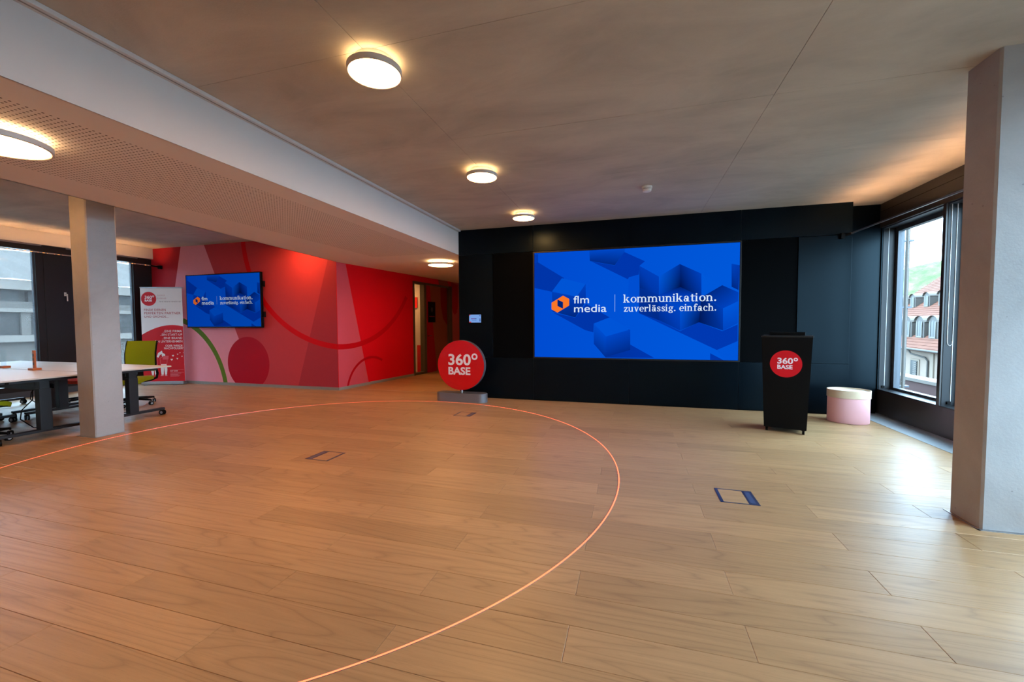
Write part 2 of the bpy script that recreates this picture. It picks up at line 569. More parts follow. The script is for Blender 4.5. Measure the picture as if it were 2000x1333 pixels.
# ---- a small bold serif alphabet for the claim on the screens
def serif_glyphs():
    G = {}
    def rect(x0, y0, x1, y1): return [(x0, y0), (x1, y0), (x1, y1), (x0, y1)]
    def arc(cx, cy, rx, ry, ix, iy, a0, a1, n=14):
        out = []
        for k in range(n):
            a, b = R(a0 + (a1-a0)*k/n), R(a0 + (a1-a0)*(k+1)/n)
            out.append([(cx+rx*math.cos(a), cy+ry*math.sin(a)), (cx+rx*math.cos(b), cy+ry*math.sin(b)),
                        (cx+ix*math.cos(b), cy+iy*math.sin(b)), (cx+ix*math.cos(a), cy+iy*math.sin(a))])
        return out
    def dot(cx, cy, r, n=14): return [[(cx + r*math.cos(2*PI*k/n), cy + r*math.sin(2*PI*k/n)) for k in range(n)]]
    S = 0.105
    def foot(x): return [rect(x - 0.055, 0, x + S + 0.055, 0.045)]
    def flag(x, y): return [rect(x - 0.065, y - 0.05, x + 0.02, y)]
    def stem(x, y1): return [rect(x, 0, x + S, y1)]
    def arch(x): return arc(x + 0.2, 0.31, 0.2, 0.2, 0.095, 0.125, 0, 150) + [rect(x + 0.295, 0, x + 0.40, 0.31)] + foot(x + 0.295)
    G['n'] = (stem(0, .5) + foot(0) + flag(0, .5) + arch(0), .50)
    G['h'] = (stem(0, .74) + foot(0) + flag(0, .74) + arch(0), .50)
    G['m'] = (stem(0, .5) + foot(0) + flag(0, .5) + arch(0) + arch(.295), .80)
    G['i'] = (stem(0, .5) + foot(0) + flag(0, .5) + dot(.05, .65, .068), .20)
    G['l'] = (stem(0, .74) + foot(0) + flag(0, .74), .20)
    G['k'] = (stem(0, .74) + foot(0) + flag(0, .74) + [[(.10,.20),(.16,.20),(.36,.46),(.28,.46)], [(.15,.27),(.24,.33),(.45,.03),(.31,.03)], rect(.22,.455,.42,.5), rect(.26,0,.48,.045)], .49)
    G['u'] = ([rect(0, .17, S, .5), rect(.30, 0, .405, .5), rect(.36, 0, .46, .045)] + flag(0, .5) + flag(.30, .5) + arc(.2, .18, .2, .19, .095, .12, 180, 340), .49)
    G['o'] = (arc(.24, .25, .24, .26, .125, .205, 0, 360, 26), .50)
    G['c'] = (arc(.23, .25, .23, .26, .115, .205, 50, 318, 22) + dot(.34, .40, .062), .44)
    G['e'] = (arc(.23, .25, .23, .26, .115, .205, 0, 315, 24) + [rect(.10, .235, .44, .285)], .48)
    aa = arc(.15, .145, .15, .155, .055, .10, 0, 360, 20) + [rect(.27, .0, .375, .34), rect(.33, 0, .44, .045), rect(.13, .255, .30, .30)] + arc(.205, .33, .17, .18, .065, .13, 0, 150) + dot(.085, .385, .055)
    G['a'] = (aa, .46)
    G['ä'] = (aa + dot(.12, .62, .06) + dot(.29, .62, .06), .46)
    G['s'] = (arc(.17, .37, .16, .14, .06, .085, 20, 265, 16) + arc(.17, .135, .175, .145, .065, .09, -160, 88, 16) + [[(.09,.29),(.2,.33),(.28,.21),(.16,.18)], rect(.275,.34,.32,.47), rect(.01,.03,.055,.16)], .38)
    G['t'] = ([rect(.08, .10, .185, .64), rect(0, .445, .31, .5)] + arc(.2, .12, .12, .13, .02, .075, 180, 330), .34)
    G['z'] = ([rect(.02, .435, .39, .5), rect(0, 0, .40, .065), [(0,.03),(.13,.03),(.39,.47),(.26,.47)], rect(.02,.34,.06,.5), rect(.36,0,.40,.17)], .44)
    G['v'] = ([[(.05,.47),(.17,.47),(.27,.10),(.20,0)], [(.20,0),(.27,0),(.43,.47),(.36,.47)], rect(-.02,.455,.22,.5), rect(.30,.455,.49,.5)], .48)
    G['r'] = (stem(0, .5) + [rect(-.055, 0, .19, .045)] + flag(0, .5) + arc(.24, .29, .19, .20, .10, .125, 85, 170) + dot(.29, .42, .068), .39)
    G['g'] = (arc(.2, .33, .19, .175, .085, .125, 0, 360, 22) + arc(.2, -.06, .22, .13, .12, .075, 0, 360, 22) + [[(.05,.10),(.16,.17),(.14,.05),(.06,.03)], rect(.12,.04,.34,.10), rect(.33,.43,.46,.49)], .47)
    G['f'] = (stem(.08, .56) + [rect(.025, 0, .27, .045), rect(0, .445, .30, .5)] + arc(.24, .56, .16, .19, .055, .13, 60, 180) + dot(.32, .66, .058), .33)
    G['.'] = (dot(.07, .068, .072), .20)
    G[' '] = ([], .20)
    return G
SERIF = serif_glyphs()
def put_serif(flat, body, x, y, width, xh, col):
    tot = sum(SERIF[c][1] + 0.055 for c in body) - 0.055
    sx, sy = width / tot, xh / 0.5
    cx = 0
    for c in body:
        polys, adv = SERIF[c]
        for p in polys:
            flat.poly([(x + (cx + a) * sx, y + b * sy) for a, b in p], col, 0)
        cx += adv + 0.055
    flat.layer += 1

def put_logo(flat, cx, cy, r, red, white, disc=True):
    """red roundel with 360 degree / BASE in two lines"""
    if disc:
        flat.disc(cx, cy, r, r, red, 48)
    put_text(flat, '360', cx - 0.53*r, cy + 0.02*r, 0.97*r, 0.44*r, white, 0.025)
    flat.arc(cx + 0.60*r, cy + 0.355*r, 0.13*r, 0.065*r, 0, 360, white, 20)
    put_text(flat, 'BASE', cx - 0.53*r, cy - 0.37*r, 0.95*r, 0.30*r, white, 0.03)

# ================================================================== FLOOR
HC, ZS, HL = 3.04, 2.606, 3.15
floor = MB().box(-11.3, 3.62, -3.6, 12.7, -0.20, -0.012).build('floor', M['black_void'])
tag(floor, 'wide oak plank floor running across the whole room', 'floor', kind='structure')
PW, PL = 0.2105, 1.497
cam_xy = Vector((0, 0))
planks = []
row = int(math.floor((-3.6 - 1.785) / PW))
while 1.785 + row * PW < 12.6:
    y0 = 1.785 + row * PW
    off = 0.490 if row % 2 == 0 else -0.260
    k = int(math.floor((-11.3 - off) / PL)) - 1
    while off + k * PL < 3.14:
        x0, x1 = max(off + k * PL, -11.25), min(off + (k + 1) * PL, 3.14)
        k += 1
        if x1 - x0 < 0.04:
            continue
        yc, xc = y0 + PW / 2, (x0 + x1) / 2
        if yc > 7.30 and (x1 < -5.75 or x0 > -3.0):
            continue
        planks.append((x0, x1, max(y0, -3.55), min(y0 + PW, 12.6), random.random()))
    row += 1
def plank_seen(p):
    xc, yc = (p[0] + p[1]) / 2, (p[2] + p[3]) / 2
    fx, fy = -math.sin(YAW), math.cos(YAW)
    d = xc * fx + yc * fy
    best = 0
    for xx in (p[0], xc, p[1]):
        dd = xx * fx + yc * fy
        ll = xx * fy - yc * fx
        if dd > 0.3 and abs(ll) < dd * 1.27 and 1.35 / dd < 0.90:
            best = max(best, 1.35 * (p[1] - p[0]) / dd ** 3)
    if yc > 7.05 and not (-5.7 < xc < -3.1):
        best = 0
    return best
planks.sort(key=plank_seen, reverse=True)
def plank_geo(mb, p, att):
    g, c, dz = 0.0006, 0.0016, 0.0012
    x0, x1, y0, y1, r = p
    x0 += g; x1 -= g; y0 += g; y1 -= g
    i = len(mb.v)
    lift = -0.0002 * (r * 7 % 1)
    mb.v += [(x0,y0,-.0118),(x1,y0,-.0118),(x1,y1,-.0118),(x0,y1,-.0118),
             (x0,y0,-dz+lift),(x1,y0,-dz+lift),(x1,y1,-dz+lift),(x0,y1,-dz+lift),
             (x0+c,y0+c,lift),(x1-c,y0+c,lift),(x1-c,y1-c,lift),(x0+c,y1-c,lift)]
    for a in (0, 4):
        mb.f += [(i+a+q, i+a+(q+1)%4, i+a+4+(q+1)%4, i+a+4+q) for q in range(4)]
    mb.f.append((i+8, i+9, i+10, i+11))
    att += [r] * 9
def plank_mesh(name, ps):
    mb, att = MB(), []
    for p in ps:
        plank_geo(mb, p, att)
    me = bpy.data.meshes.new(name)
    me.from_pydata(mb.v, [], mb.f)
    a = me.attributes.new('rnd', 'FLOAT', 'FACE')
    a.data.foreach_set('value', att)
    me.materials.append(M['floor'])
    return me
for p in planks[:300]:
    obj('plank', plank_mesh('plank', [p]), floor)
rest = obj('plank_field', plank_mesh('plank_field', planks[300:]), floor)
rest['kind'] = 'stuff'

grille = tag(thing('trim_1', 'grey metal cover strip on the floor along the right window', 'floor strip', (0, 0, 0)), kind='structure')
MB().box(3.143, 3.45, -3.6, 7.25, -0.012, 0.0005).build('cover_plate', M['grille'], grille)
MB().box(3.140, 3.144, -3.6, 7.25, -0.012, 0.0015).build('edge_profile', M['alu'], grille)
thr = MB().box(-5.62, -3.06, 7.275, 7.300, -0.01, 0.002).build('trim_2', M['alu'])
tag(thr, 'thin metal threshold strip across the floor at the corridor', 'floor strip', kind='structure')

# ================================================================== CEILINGS
ceil = MB().box(-3.3, 3.62, -3.6, 7.35, HC + 0.012, HC + 0.25).build('ceiling', M['black_void'])
tag(ceil, 'exposed grey brown concrete ceiling with formwork joints', 'ceiling', kind='structure')
xs = [-3.06, -1.602, 1.002, 3.62]
ys = [-3.6, -2.94, -1.64, -0.34, 0.96, 2.26, 3.56, 4.86, 6.16, 7.35]
for i in range(3):
    for j in range(len(ys) - 1):
        dz = 0.0015 * random.random()
        MB().cbox(xs[i] + .0012, xs[i+1] - .0012, ys[j] + .0006, ys[j+1] - .0006, HC + dz, HC + 0.02, 0.002).build('formwork_field', M['concrete'], ceil)
# lower white soffit that runs from the room into the corridor
def soff_x(y): return -5.18 - (y - 2.2) * 0.1118
sof = tag(thing('ceiling_soffit', 'long white dropped soffit with perforated underside beside the concrete ceiling', 'soffit'), kind='structure')
MB().box(-3.062, -3.05, -3.6, 7.02, ZS, HC + 0.02).build('fascia', M['white'], sof)
MB().prism([(-3.056, -3.6), (-3.056, 12.7), (-5.6, 12.7), (-5.88, 7.10), (-5.72, 7.04), (soff_x(-3.6), -3.6)], ZS, ZS + 0.02).build('underside_board', M['soffit'], sof)
e0, e1 = Vector((soff_x(-3.6), -3.6, 0)), Vector((-5.72, 7.04, 0))
MB().prism([(e0.x, e0.y), (e1.x, e1.y), (e1.x + .02, e1.y), (e0.x + .02, e0.y)], ZS, HL + 0.02).build('edge_board', M['white'], sof)
rail = tag(thing('curtain_rail', 'slim white curtain rail along the top edge of the soffit', 'rail'), kind=None)
MB().cbox(-3.050, -2.985, -3.6, 6.96, HC - 0.028, HC, 0.003).build('rail_body', M['white'], rail)
MB().box(-3.024, -3.012, -3.6, 6.955, HC - 0.0288, HC - 0.0275).build('track_slot', M['baseboard'], rail)
lce = MB().box(-11.4, -4.4, -3.6, 7.3, HL, HL + 0.2).build('ceiling_left', M['concrete'])
tag(lce, 'brown grey concrete ceiling above the desks', 'ceiling', kind='structure')

# ================================================================== BLACK WALL
wb = tag(thing('wall_back', 'black panelled feature wall around the big screen', 'wall'), kind='structure')
MB().box(-3.045, 2.985, 7.03, 7.30, 0, HC + 0.02).build('wall_core', M['black_void'], wb)
G = 0.0035
def bpanel(x0, x1, z0, z1, y=7.0, mat='black_panel', name='panel'):
    return MB().cbox(x0 + G/2, x1 - G/2, y, 7.035, z0 + G/2, z1 - G/2, 0.002).build(name, M[mat], wb)
X6 = [-3.05, -1.655, -0.047, 1.572, 2.985]
for a, b in zip(X6, X6[1:]):
    bpanel(a, b, 2.590, HC + 0.003)
    bpanel(a, b, 0.012, 0.742)
bpanel(-3.05, -2.40, 0.742, 2.590)
bpanel(-2.40, -1.655, 0.742, 2.590, 7.012, 'black_cloth', 'speaker_cloth')
bpanel(1.572, 2.325, 0.742, 2.590, 7.012, 'black_cloth', 'speaker_cloth')
bpanel(2.325, 2.985, 0.742, 2.590)
MB().box(-3.05, 2.985, 7.02, 7.035, 0, 0.012).build('shadow_gap', M['black_void'], wb)
# recessed black wall between the panels and the window
wr = MB().box(2.96, 3.45, 7.27, 7.42, 0, HC + 0.01).box(3.45, 3.72, 7.25, 7.42, -.1, HC + 0.01).build('wall_recess', M['black_panel'])
tag(wr, 'narrow black recessed wall beside the right window', 'wall', kind='structure')

# ================================================================== BIG SCREEN
PICTURE = [
 ([(0.0, 0.992), (0.021, 0.99), (0.021, 0.907), (0.0, 0.871)], [(0, 60, 180)]),
 ([(0.0, 0.903), (0.02, 0.912), (0.162, 0.752), (0.097, 0.626), (0.001, 0.667)], [(0, 54, 172)]),
 ([(0.471, 0.968), (0.571, 0.877), (0.545, 0.839), (0.542, 0.761), (0.494, 0.739), (0.489, 0.721), (0.306, 0.896), (0.423, 0.851)], [(0, 55, 176)]),
 ([(0.294, 1.0), (0.474, 1.0), (0.471, 0.968), (0.423, 0.853), (0.297, 0.902)], [(0, 74, 204), (0, 74, 204), (0, 66, 190), (0, 42, 135), (0, 46, 145)]),
 ([(0.103, 0.427), (0.221, 0.376), (0.278, 0.506), (0.4, 0.376), (0.318, 0.321), (0.316, 0.239), (0.273, 0.26)], [(0, 54, 172)]),
 ([(0.096, 0.626), (0.229, 0.574), (0.221, 0.379), (0.1, 0.438)], [(0, 64, 188), (0, 62, 184), (0, 40, 130), (0, 50, 150)]),
 ([(0.229, 0.574), (0.275, 0.69), (0.277, 0.527), (0.221, 0.379)], [(0, 60, 180), (0, 66, 192), (0, 54, 168), (0, 40, 130)]),
 ([(0.097, 0.631), (0.15, 0.753), (0.275, 0.69), (0.229, 0.574)], [(0, 86, 218)]),
 ([(0.496, 0.27), (0.502, 0.129), (0.619, 0.01), (0.378, 0.006)], [(0, 60, 184), (0, 54, 172), (0, 56, 178), (0, 50, 160)]),
 ([(0.318, 0.321), (0.381, 0.201), (0.378, 0.009), (0.319, 0.131)], [(0, 80, 214), (0, 76, 208), (0, 48, 150), (0, 54, 168)]),
 ([(0.381, 0.201), (0.502, 0.265), (0.503, 0.079), (0.378, 0.009)], [(0, 72, 202), (0, 68, 196), (0, 44, 142), (0, 46, 148)]),
 ([(0.318, 0.321), (0.397, 0.377), (0.499, 0.27), (0.381, 0.201)], [(0, 86, 220)]),
 ([(0.494, 0.734), (0.542, 0.761), (0.545, 0.479), (0.49, 0.56)], [(0, 80, 214)]),
 ([(0.544, 0.414), (0.64, 0.349), (0.74, 0.251), (0.825, 0.328), (0.93, 0.251), (0.996, 0.308), (0.997, 0.166), (0.907, 0.088), (0.735, 0.241)], [(0, 58, 182)]),
 ([(0.543, 0.84), (0.638, 0.736), (0.639, 0.516), (0.546, 0.642)], [(0, 62, 186), (0, 66, 192), (0, 54, 166), (0, 40, 130)]),
 ([(0.546, 0.642), (0.639, 0.575), (0.64, 0.349), (0.544, 0.414)], [(0, 46, 146), (0, 54, 166), (0, 44, 140), (0, 50, 158)]),
 ([(0.638, 0.736), (0.735, 0.839), (0.739, 0.639), (0.639, 0.555)], [(0, 88, 220), (0, 50, 156), (0, 18, 76), (0, 70, 196)]),
 ([(0.735, 0.839), (0.833, 0.749), (0.835, 0.548), (0.739, 0.639)], [(0, 42, 136), (0, 66, 194), (0, 52, 160), (0, 18, 76)]),
 ([(0.833, 0.749), (0.926, 0.644), (0.843, 0.562)], [(0, 90, 222)]),
 ([(0.965, 0.823), (1.0, 0.808), (0.997, 0.599), (0.967, 0.628)], [(0, 66, 190), (0, 60, 180), (0, 44, 142), (0, 40, 132)]),
 ([(0.639, 0.575), (0.739, 0.639), (0.835, 0.548), (0.738, 0.426)], [(0, 60, 184), (0, 34, 116), (0, 64, 190), (0, 78, 210)]),
 ([(0.639, 0.57), (0.738, 0.426), (0.74, 0.255), (0.64, 0.349)], [(0, 60, 184), (0, 70, 198), (0, 60, 180), (0, 46, 146)]),
 ([(0.738, 0.426), (0.835, 0.548), (0.825, 0.328), (0.74, 0.255)], [(0, 84, 216), (0, 56, 170), (0, 26, 92), (0, 70, 196)]),
 ([(0.838, 0.548), (0.926, 0.644), (0.997, 0.58), (0.996, 0.505), (0.931, 0.446)], [(0, 40, 130), (0, 44, 140), (0, 66, 192), (0, 70, 198), (0, 66, 192)]),
 ([(0.835, 0.548), (0.931, 0.446), (0.933, 0.256), (0.825, 0.328)], [(0, 34, 112), (0, 66, 190), (0, 54, 164), (0, 22, 84)]),
 ([(0.931, 0.446), (0.996, 0.505), (0.996, 0.317), (0.933, 0.256)], [(0, 88, 222), (0, 88, 222), (0, 74, 202), (0, 70, 196)]),
 ([(0.907, 0.088), (0.997, 0.166), (1.0, 0.0), (0.938, 0.0)], [(0, 88, 222)]),
 ([(0.878, 0.059), (0.938, 0.0), (0.878, 0.001)], [(0, 56, 176)]),
]
def screen_picture(scale_col=1.0):
    fl = Flat()
    fl.poly([(0, 0), (1, 0), (1, 1), (0, 1)], [(0, 78, 214), (0, 92, 226), (0, 90, 222), (0, 76, 212)])
    for pts, cols in PICTURE:
        fl.poly(pts, cols)
    fl.poly([(0.094, 0.522), (0.156, 0.587), (0.189, 0.555), (0.189, 0.493), (0.126, 0.427), (0.094, 0.459)], (255, 122, 42))
    fl.poly([(0.126, 0.552), (0.156, 0.525), (0.156, 0.463), (0.126, 0.49)], (0, 36, 120))
    W = (222, 238, 255)
    put_text(fl, 'flm', 0.212, 0.512, 0.081, 0.070, W, 0.004)
    put_text(fl, 'media', 0.215, 0.429, 0.168, 0.070, W, 0.004)
    fl.rect(0.4238, 0.429, 0.4258, 0.586, (180, 205, 250))
    put_serif(fl, 'kommunikation.', 0.470, 0.511, 0.434, 0.049, W)
    put_serif(fl, 'zuverlässig. einfach.', 0.470, 0.4275, 0.434, 0.042, W)
    return fl
scr = thing('video_wall', 'large wall display with blue cubes picture and claim kommunikation', 'screen', (-0.035, 6.985, 0.766))
SX0, SX1, SZ0, SZ1 = -1.592, 1.590, 0.0, 1.790
MB().box(SX0 - .006, SX1 + .006, .002, .044, SZ0 - .006, SZ1 + .006).build('display_body', M['black_plastic'], scr)
for n_, b_ in (('bezel', (SX0-.026, SX1+.026, SZ0-.026, SZ0-.006)), ('bezel', (SX0-.026, SX1+.026, SZ1+.006, SZ1+.026)),
               ('bezel', (SX0-.026, SX0-.006, SZ0-.006, SZ1+.006)), ('bezel', (SX1+.006, SX1+.026, SZ0-.006, SZ1+.006))):
    MB().box(b_[0], b_[1], -.002, .044, b_[2], b_[3]).build(n_, M['dark_metal'], scr)
screen_picture().build('picture', M['screen'], scr, lambda u, v, h: (SX0 + u*(SX1-SX0), 0.001 - h*0.1, SZ0 + v*(SZ1-SZ0)), 0.0003)

# touch panel on the black wall
tp = thing('touch_panel', 'small lit touch panel on the black wall above the round red sign', 'touch panel', (-2.73, 6.997, 1.44))
MB().cbox(-.125, .125, -.014, .003, -.082, .082, .003).build('housing', M['black_plastic'], tp)
fl = Flat()
fl.rect(0, 0, 1, 1, (128, 172, 240))
fl.rect(0, .88, .1, 1, (205, 70, 90)); fl.rect(0, 0, .17, .13, (205, 60, 70))
fl.rect(.16, .42, .48, .54, (120, 84, 160)); fl.rect(.48, .43, .62, .52, (40, 66, 120)); fl.rect(.25, .26, .62, .31, (60, 120, 185))
for z_ in (.16, .29, .41, .82): fl.rect(.87, z_, .96, z_ + .08, (16, 44, 120))
fl.build('display', M['tablet'], tp, lambda u, v, h: (-.115 + u*.23, -.0145 - h, -.072 + v*.144))

# ================================================================== RIGHT WINDOW WALL
wrt = tag(thing('wall_right', 'dark bronze window wall with parapet and upper fascia', 'wall'), kind='structure')
XW = 3.45
WY = 7.25
nwin = 6
MB().box(XW, XW + .20, -3.6, WY - 1.27*nwin, 0, 2.72).build('rear_panel', M['white'], wrt)
MB().box(XW, XW + .20, -3.6, 7.27, 0, 0.36).build('parapet_panel', M['brown_panel'], wrt)
MB().box(XW - .02, XW + .20, -3.6, 7.27, 2.700, HC + .02).build('upper_panel', M['brown_panel'], wrt)
MB().box(XW - .022, XW - .020, -3.6, 7.27, 2.925, 2.930).build('seam', M['black_void'], wrt)
MB().box(XW - .006, XW + .0, -3.6, 7.27, 0.0, 0.012).build('floor_joint', M['alu'], wrt)
for i in range(nwin):
    y1 = WY - 1.27 * i; y0 = y1 - 1.22
    w = tag(thing('window_%d' % (i + 1), ('tall window showing the tiled roof and hill outside', 'window beside the concrete pillar with a blind chain', 'window in the right wall, third from the black wall', 'window in the right wall, fourth from the black wall', 'window in the right wall, fifth from the black wall', 'window in the right wall, sixth from the black wall', 'window in the right wall, seventh from the black wall', 'window in the right wall, eighth from the black wall')[i], 'window', (XW, y0, 0)), kind='structure')
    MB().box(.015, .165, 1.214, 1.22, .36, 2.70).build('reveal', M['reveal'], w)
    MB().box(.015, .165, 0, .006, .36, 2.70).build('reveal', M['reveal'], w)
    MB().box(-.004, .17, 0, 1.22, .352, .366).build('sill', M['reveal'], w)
    MB().box(.015, .17, 0, 1.22, 2.688, 2.70).build('head', M['frame'], w)
    fw = .055
    MB().box(.16, .235, 1.22 - fw - .01, 1.214, .366, 2.69).build('frame_post', M['frame'], w)
    MB().box(.16, .235, .006, fw + .01, .366, 2.69).build('frame_post', M['frame'], w)
    MB().box(.16, .235, fw, 1.22 - fw, 2.63, 2.69).build('frame_rail', M['frame'], w)
    MB().box(.16, .235, fw, 1.22 - fw, .366, .40).build('frame_rail', M['frame'], w)
    MB().box(.195, .201, fw, 1.22 - fw, .40, 2.63).build('pane', M['glass'], w)
    MB().box(-.004, .20, -.05, 0, 0.352, 2.70).build('pier', M['brown_panel'], w)
# warm light rope stretched along the right window, fixed to the black wall
rr_ = thing('light_rope', 'thin warm light line stretched along the right window', 'light rope', (2.945, 0, 2.588))
def rope_body(x0, x1, y0, y1, parent):
    def bar(dx0, dx1, z0, z1):
        m = MB()
        m.v = [(x0+dx0,y0,z0),(x0+dx1,y0,z0),(x1+dx1,y1,z0),(x1+dx0,y1,z0),(x0+dx0,y0,z1),(x0+dx1,y0,z1),(x1+dx1,y1,z1),(x1+dx0,y1,z1)]
        m.f = [(0,3,2,1),(4,5,6,7),(0,1,5,4),(1,2,6,5),(2,3,7,6),(3,0,4,7)]
        return m
    bar(-.007, .007, -.006, .004).build('channel', M['alu'], parent)
    bar(-.009, -.007, -.006, .012).build('channel_side', M['alu'], parent)
    bar(.007, .009, -.006, .012).build('channel_side', M['alu'], parent)
    bar(-.005, .005, .0042, .006).build('light_strip', M['led_warm'], parent)
rope_body(.30, 0, -3.55, 6.93, rr_)
# bracket on the black wall near the window
br = thing('wall_bracket', 'small black bracket at the top corner of the black wall', 'bracket', (2.865, 7.0, 2.572))
MB().cbox(-.035, .015, -.05, .001, -.045, .035, .004).build('block', M['black_plastic'], br)
MB().beam((.01, -.03, 0), (.10, -.055, .022), .028, .03).build('arm', M['black_plastic'], br)
MB().lathe([(.002, -.008), (.008, -.006), (.008, .006), (.002, .008)], 10, .118, -.06).build('end_light', glow('bracket_tip_light', (1, .93, .85, 1), 1.2), br, loc=(0, 0, .03))
# bead chains of the blinds in the window reveals
def chain(name, label, x, y, loop):
    t = thing(name, label, 'blind chain', (x, y, 0), group=None)
    MB().tube([(0, 0, .42), (0, 0, 2.69)], .0035, 6).build('cord', M['white_print'], t)
    if loop:
        MB().tube([(-.05, 0, 2.69), (-.05, 0, 1.12), (-.043, 0, 1.08), (-.025, 0, 1.065), (-.008, 0, 1.08), (-.004, 0, 1.12)], .0032, 6).build('cord_loop', M['white_print'], t)
    MB().cbox(-.035, .0, -.012, .0, .385, .42, .003).build('holder', M['black_plastic'], t)
chain('blind_chain', 'white bead chain in the reveal nearest the black wall', 3.530, 7.245, False)
chain('blind_chain', 'looped white bead chain in the reveal next to the pillar', 3.545, 5.970, True)

# ================================================================== LEFT WINDOW WALL
XL = -10.93
wl = tag(thing('wall_left', 'window wall behind the desks with pale bulkhead above', 'wall'), kind='structure')
MB().box(-11.35, -10.87, -3.6, 7.06, 2.905, HL + .01).build('bulkhead', M['cream'], wl)
MB().box(-11.25, XL, -3.6, 7.06, 0, .12).build('plinth', M['frame'], wl)
MB().box(-11.10, -10.95, -3.6, 7.06, 2.86, 2.91).build('head_channel', M['alu'], wl)
def left_window(i, y0, y1, label):
    w = tag(thing('window_%d' % i, label, 'window', (XL, y0, 0)), kind='structure')
    d = y1 - y0
    MB().box(-.12, 0, 0, .10, .12, 2.88).build('frame_post', M['dark_metal'], w)
    MB().box(-.12, 0, d - .11, d, .12, 2.88).build('frame_post', M['dark_metal'], w)
    MB().box(-.12, 0, .10, d - .11, 2.79, 2.88).build('frame_rail', M['dark_metal'], w)
    MB().box(-.12, 0, .10, d - .11, .12, .22).build('frame_rail', M['dark_metal'], w)
    MB().box(-.09, -.035, .10, .125, .22, 2.79).build('inner_profile', M['frame'], w)
    MB().box(-.09, -.035, d - .135, d - .11, .22, 2.79).build('inner_profile', M['frame'], w)
    MB().box(-.062, -.056, .125, d - .135, .22, 2.79).build('pane', M['glass'], w)
    return w
left_window(11, 5.50, 6.77, 'left window next to the banner, half hidden by the pillar')
left_window(12, 3.55, 5.16, 'left window above the desks at the picture edge')
left_window(13, 1.45, 3.05, 'left window in front of the desk chair')
left_window(14, -.6, 1.0, 'left window near the back of the room')
for k, (a, b) in enumerate(((5.16, 5.50), (3.05, 3.55), (1.0, 1.45), (-3.6, -.6), (6.77, 7.05))):
    p = MB().box(XL - .12, XL - .005 if k else XL + .01, a, b, .12, 2.90).build('panel', M['dark_metal'], wl)
hd = thing('window_handle', 'white lever handle on the dark panel between left windows', 'handle', (XL + .012, 5.455, 1.97))
MB().cbox(0, .012, -.018, .018, -.03, .045, .003).build('rose', M['detector'], hd)
MB().cbox(.012, .045, -.006, .022, -.005, .012, .003).cbox(.030, .045, .004, .022, -.13, .012, .004).build('lever', M['detector'], hd)
def roller(y0, y1, label, zb):
    b = thing('roller_blind', label, 'blind', (XL - .022, y0, 0))
    MB().box(-.0006, .0006, 0, y1 - y0, zb, 2.79).build('fabric', M['blind'], b)
    MB().box(-.008, .008, 0, y1 - y0, zb - .022, zb).build('bottom_bar', M['frame'], b)
roller(5.63, 6.63, 'sheer grey screen blind in the left window beside the banner', .34)
roller(3.69, 5.02, 'sheer grey screen blind in the window above the desks', .34)
roller(1.59, 2.91, 'sheer grey screen blind in the third left window', .34)
roller(-.46, .86, 'sheer grey screen blind in the rearmost left window', .34)

# warm light rope along the left windows
rp = thing('light_rope', 'thin warm light line stretched along the left windows', 'light rope', (-10.6, 0, 2.715))
rope_body(0, 0, -3.5, 6.93, rp)
dm = MB()
random.seed(3)
for k in range(34):
    y = 4.2 + 2.7 * k / 34 + random.uniform(-.03, .03)
    L = random.choice((.006, .012, .03))
    dm.box(.0092, .0105, y, y + L, -.005, .002)
dd = dm.build('led_dots', M['led_dot'], rp); dd['kind'] = 'stuff'
MB().beam((.0, 6.80, 0), (.0, 6.98, -.012), .03, .03).build('end_clamp', M['black_plastic'], rp)
MB().cbox(-.035, .035, 6.97, 7.035, -.055, .025, .006).build('wall_block', M['black_plastic'], rp)

# ================================================================== RED MURAL WALLS
wm = MB().box(-11.3, -5.739, 7.04, 7.16, 0, HL + .02).build('wall_mural', M['mural'])
tag(wm, 'red and pink mural wall behind the television', 'wall', kind='structure')
at = wm.data.color_attributes.new('Col', 'FLOAT_COLOR', 'POINT')
for d_ in at.data: d_.color = srgb(196, 62, 70)
def on_wall(u, v, h): return (u, 7.0395 - h, v)
def mural(name, fill):
    fl = Flat(); fill(fl)
    fl.build(name, M['mural'], wm, on_wall, 0.0004)
PINK, RED, DRED, GREEN = (236, 146, 158), (176, 34, 46), (178, 0, 30), (92, 116, 24)
LV = [0]
def mur(name, fn, wall=None):
    LV[0] += 1
    fl = Flat(); fl.layer = LV[0]; fn(fl)
    return fl.build(name, M['mural'], wall or wm, on_wall if wall is None else on_wall2, 0.0003)
mur('painted_field', lambda f: f.poly([(-11.29, 0), (-10.75, 0), (-9.97, 3.15), (-11.29, 3.15)], RED))
mur('painted_wedge', lambda f: f.poly([(-10.75, 0), (-7.88, 0), (-9.26, 3.15), (-9.97, 3.15)], PINK))
mur('painted_wedge', lambda f: f.poly([(-6.77, 0), (-5.74, 0), (-5.74, 3.1), (-5.80, 3.1)], (172, 50, 60)))
mur('painted_disc', lambda f: f.poly([(-8.09 + .585*math.cos(a*PI/30), .50 + .585*math.sin(a*PI/30)) for a in range(60) if .50 + .585*math.sin(a*PI/30) > .0], DRED))
mur('painted_ring', lambda f: f.arc(-5.55, 3.32, 2.49, 2.38, 176, 266, (206, 0, 18), 60, 1.06))
mur('painted_arc', lambda f: f.arc(-10.55, -.28, 1.88, 1.76, 8, 72, GREEN, 40))
bb = MB().box(-11.25, -5.735, 7.022, 7.04, 0, .058).build('baseboard_back', M['baseboard'])
tag(bb, 'grey baseboard under the red mural wall', 'baseboard', kind='structure')

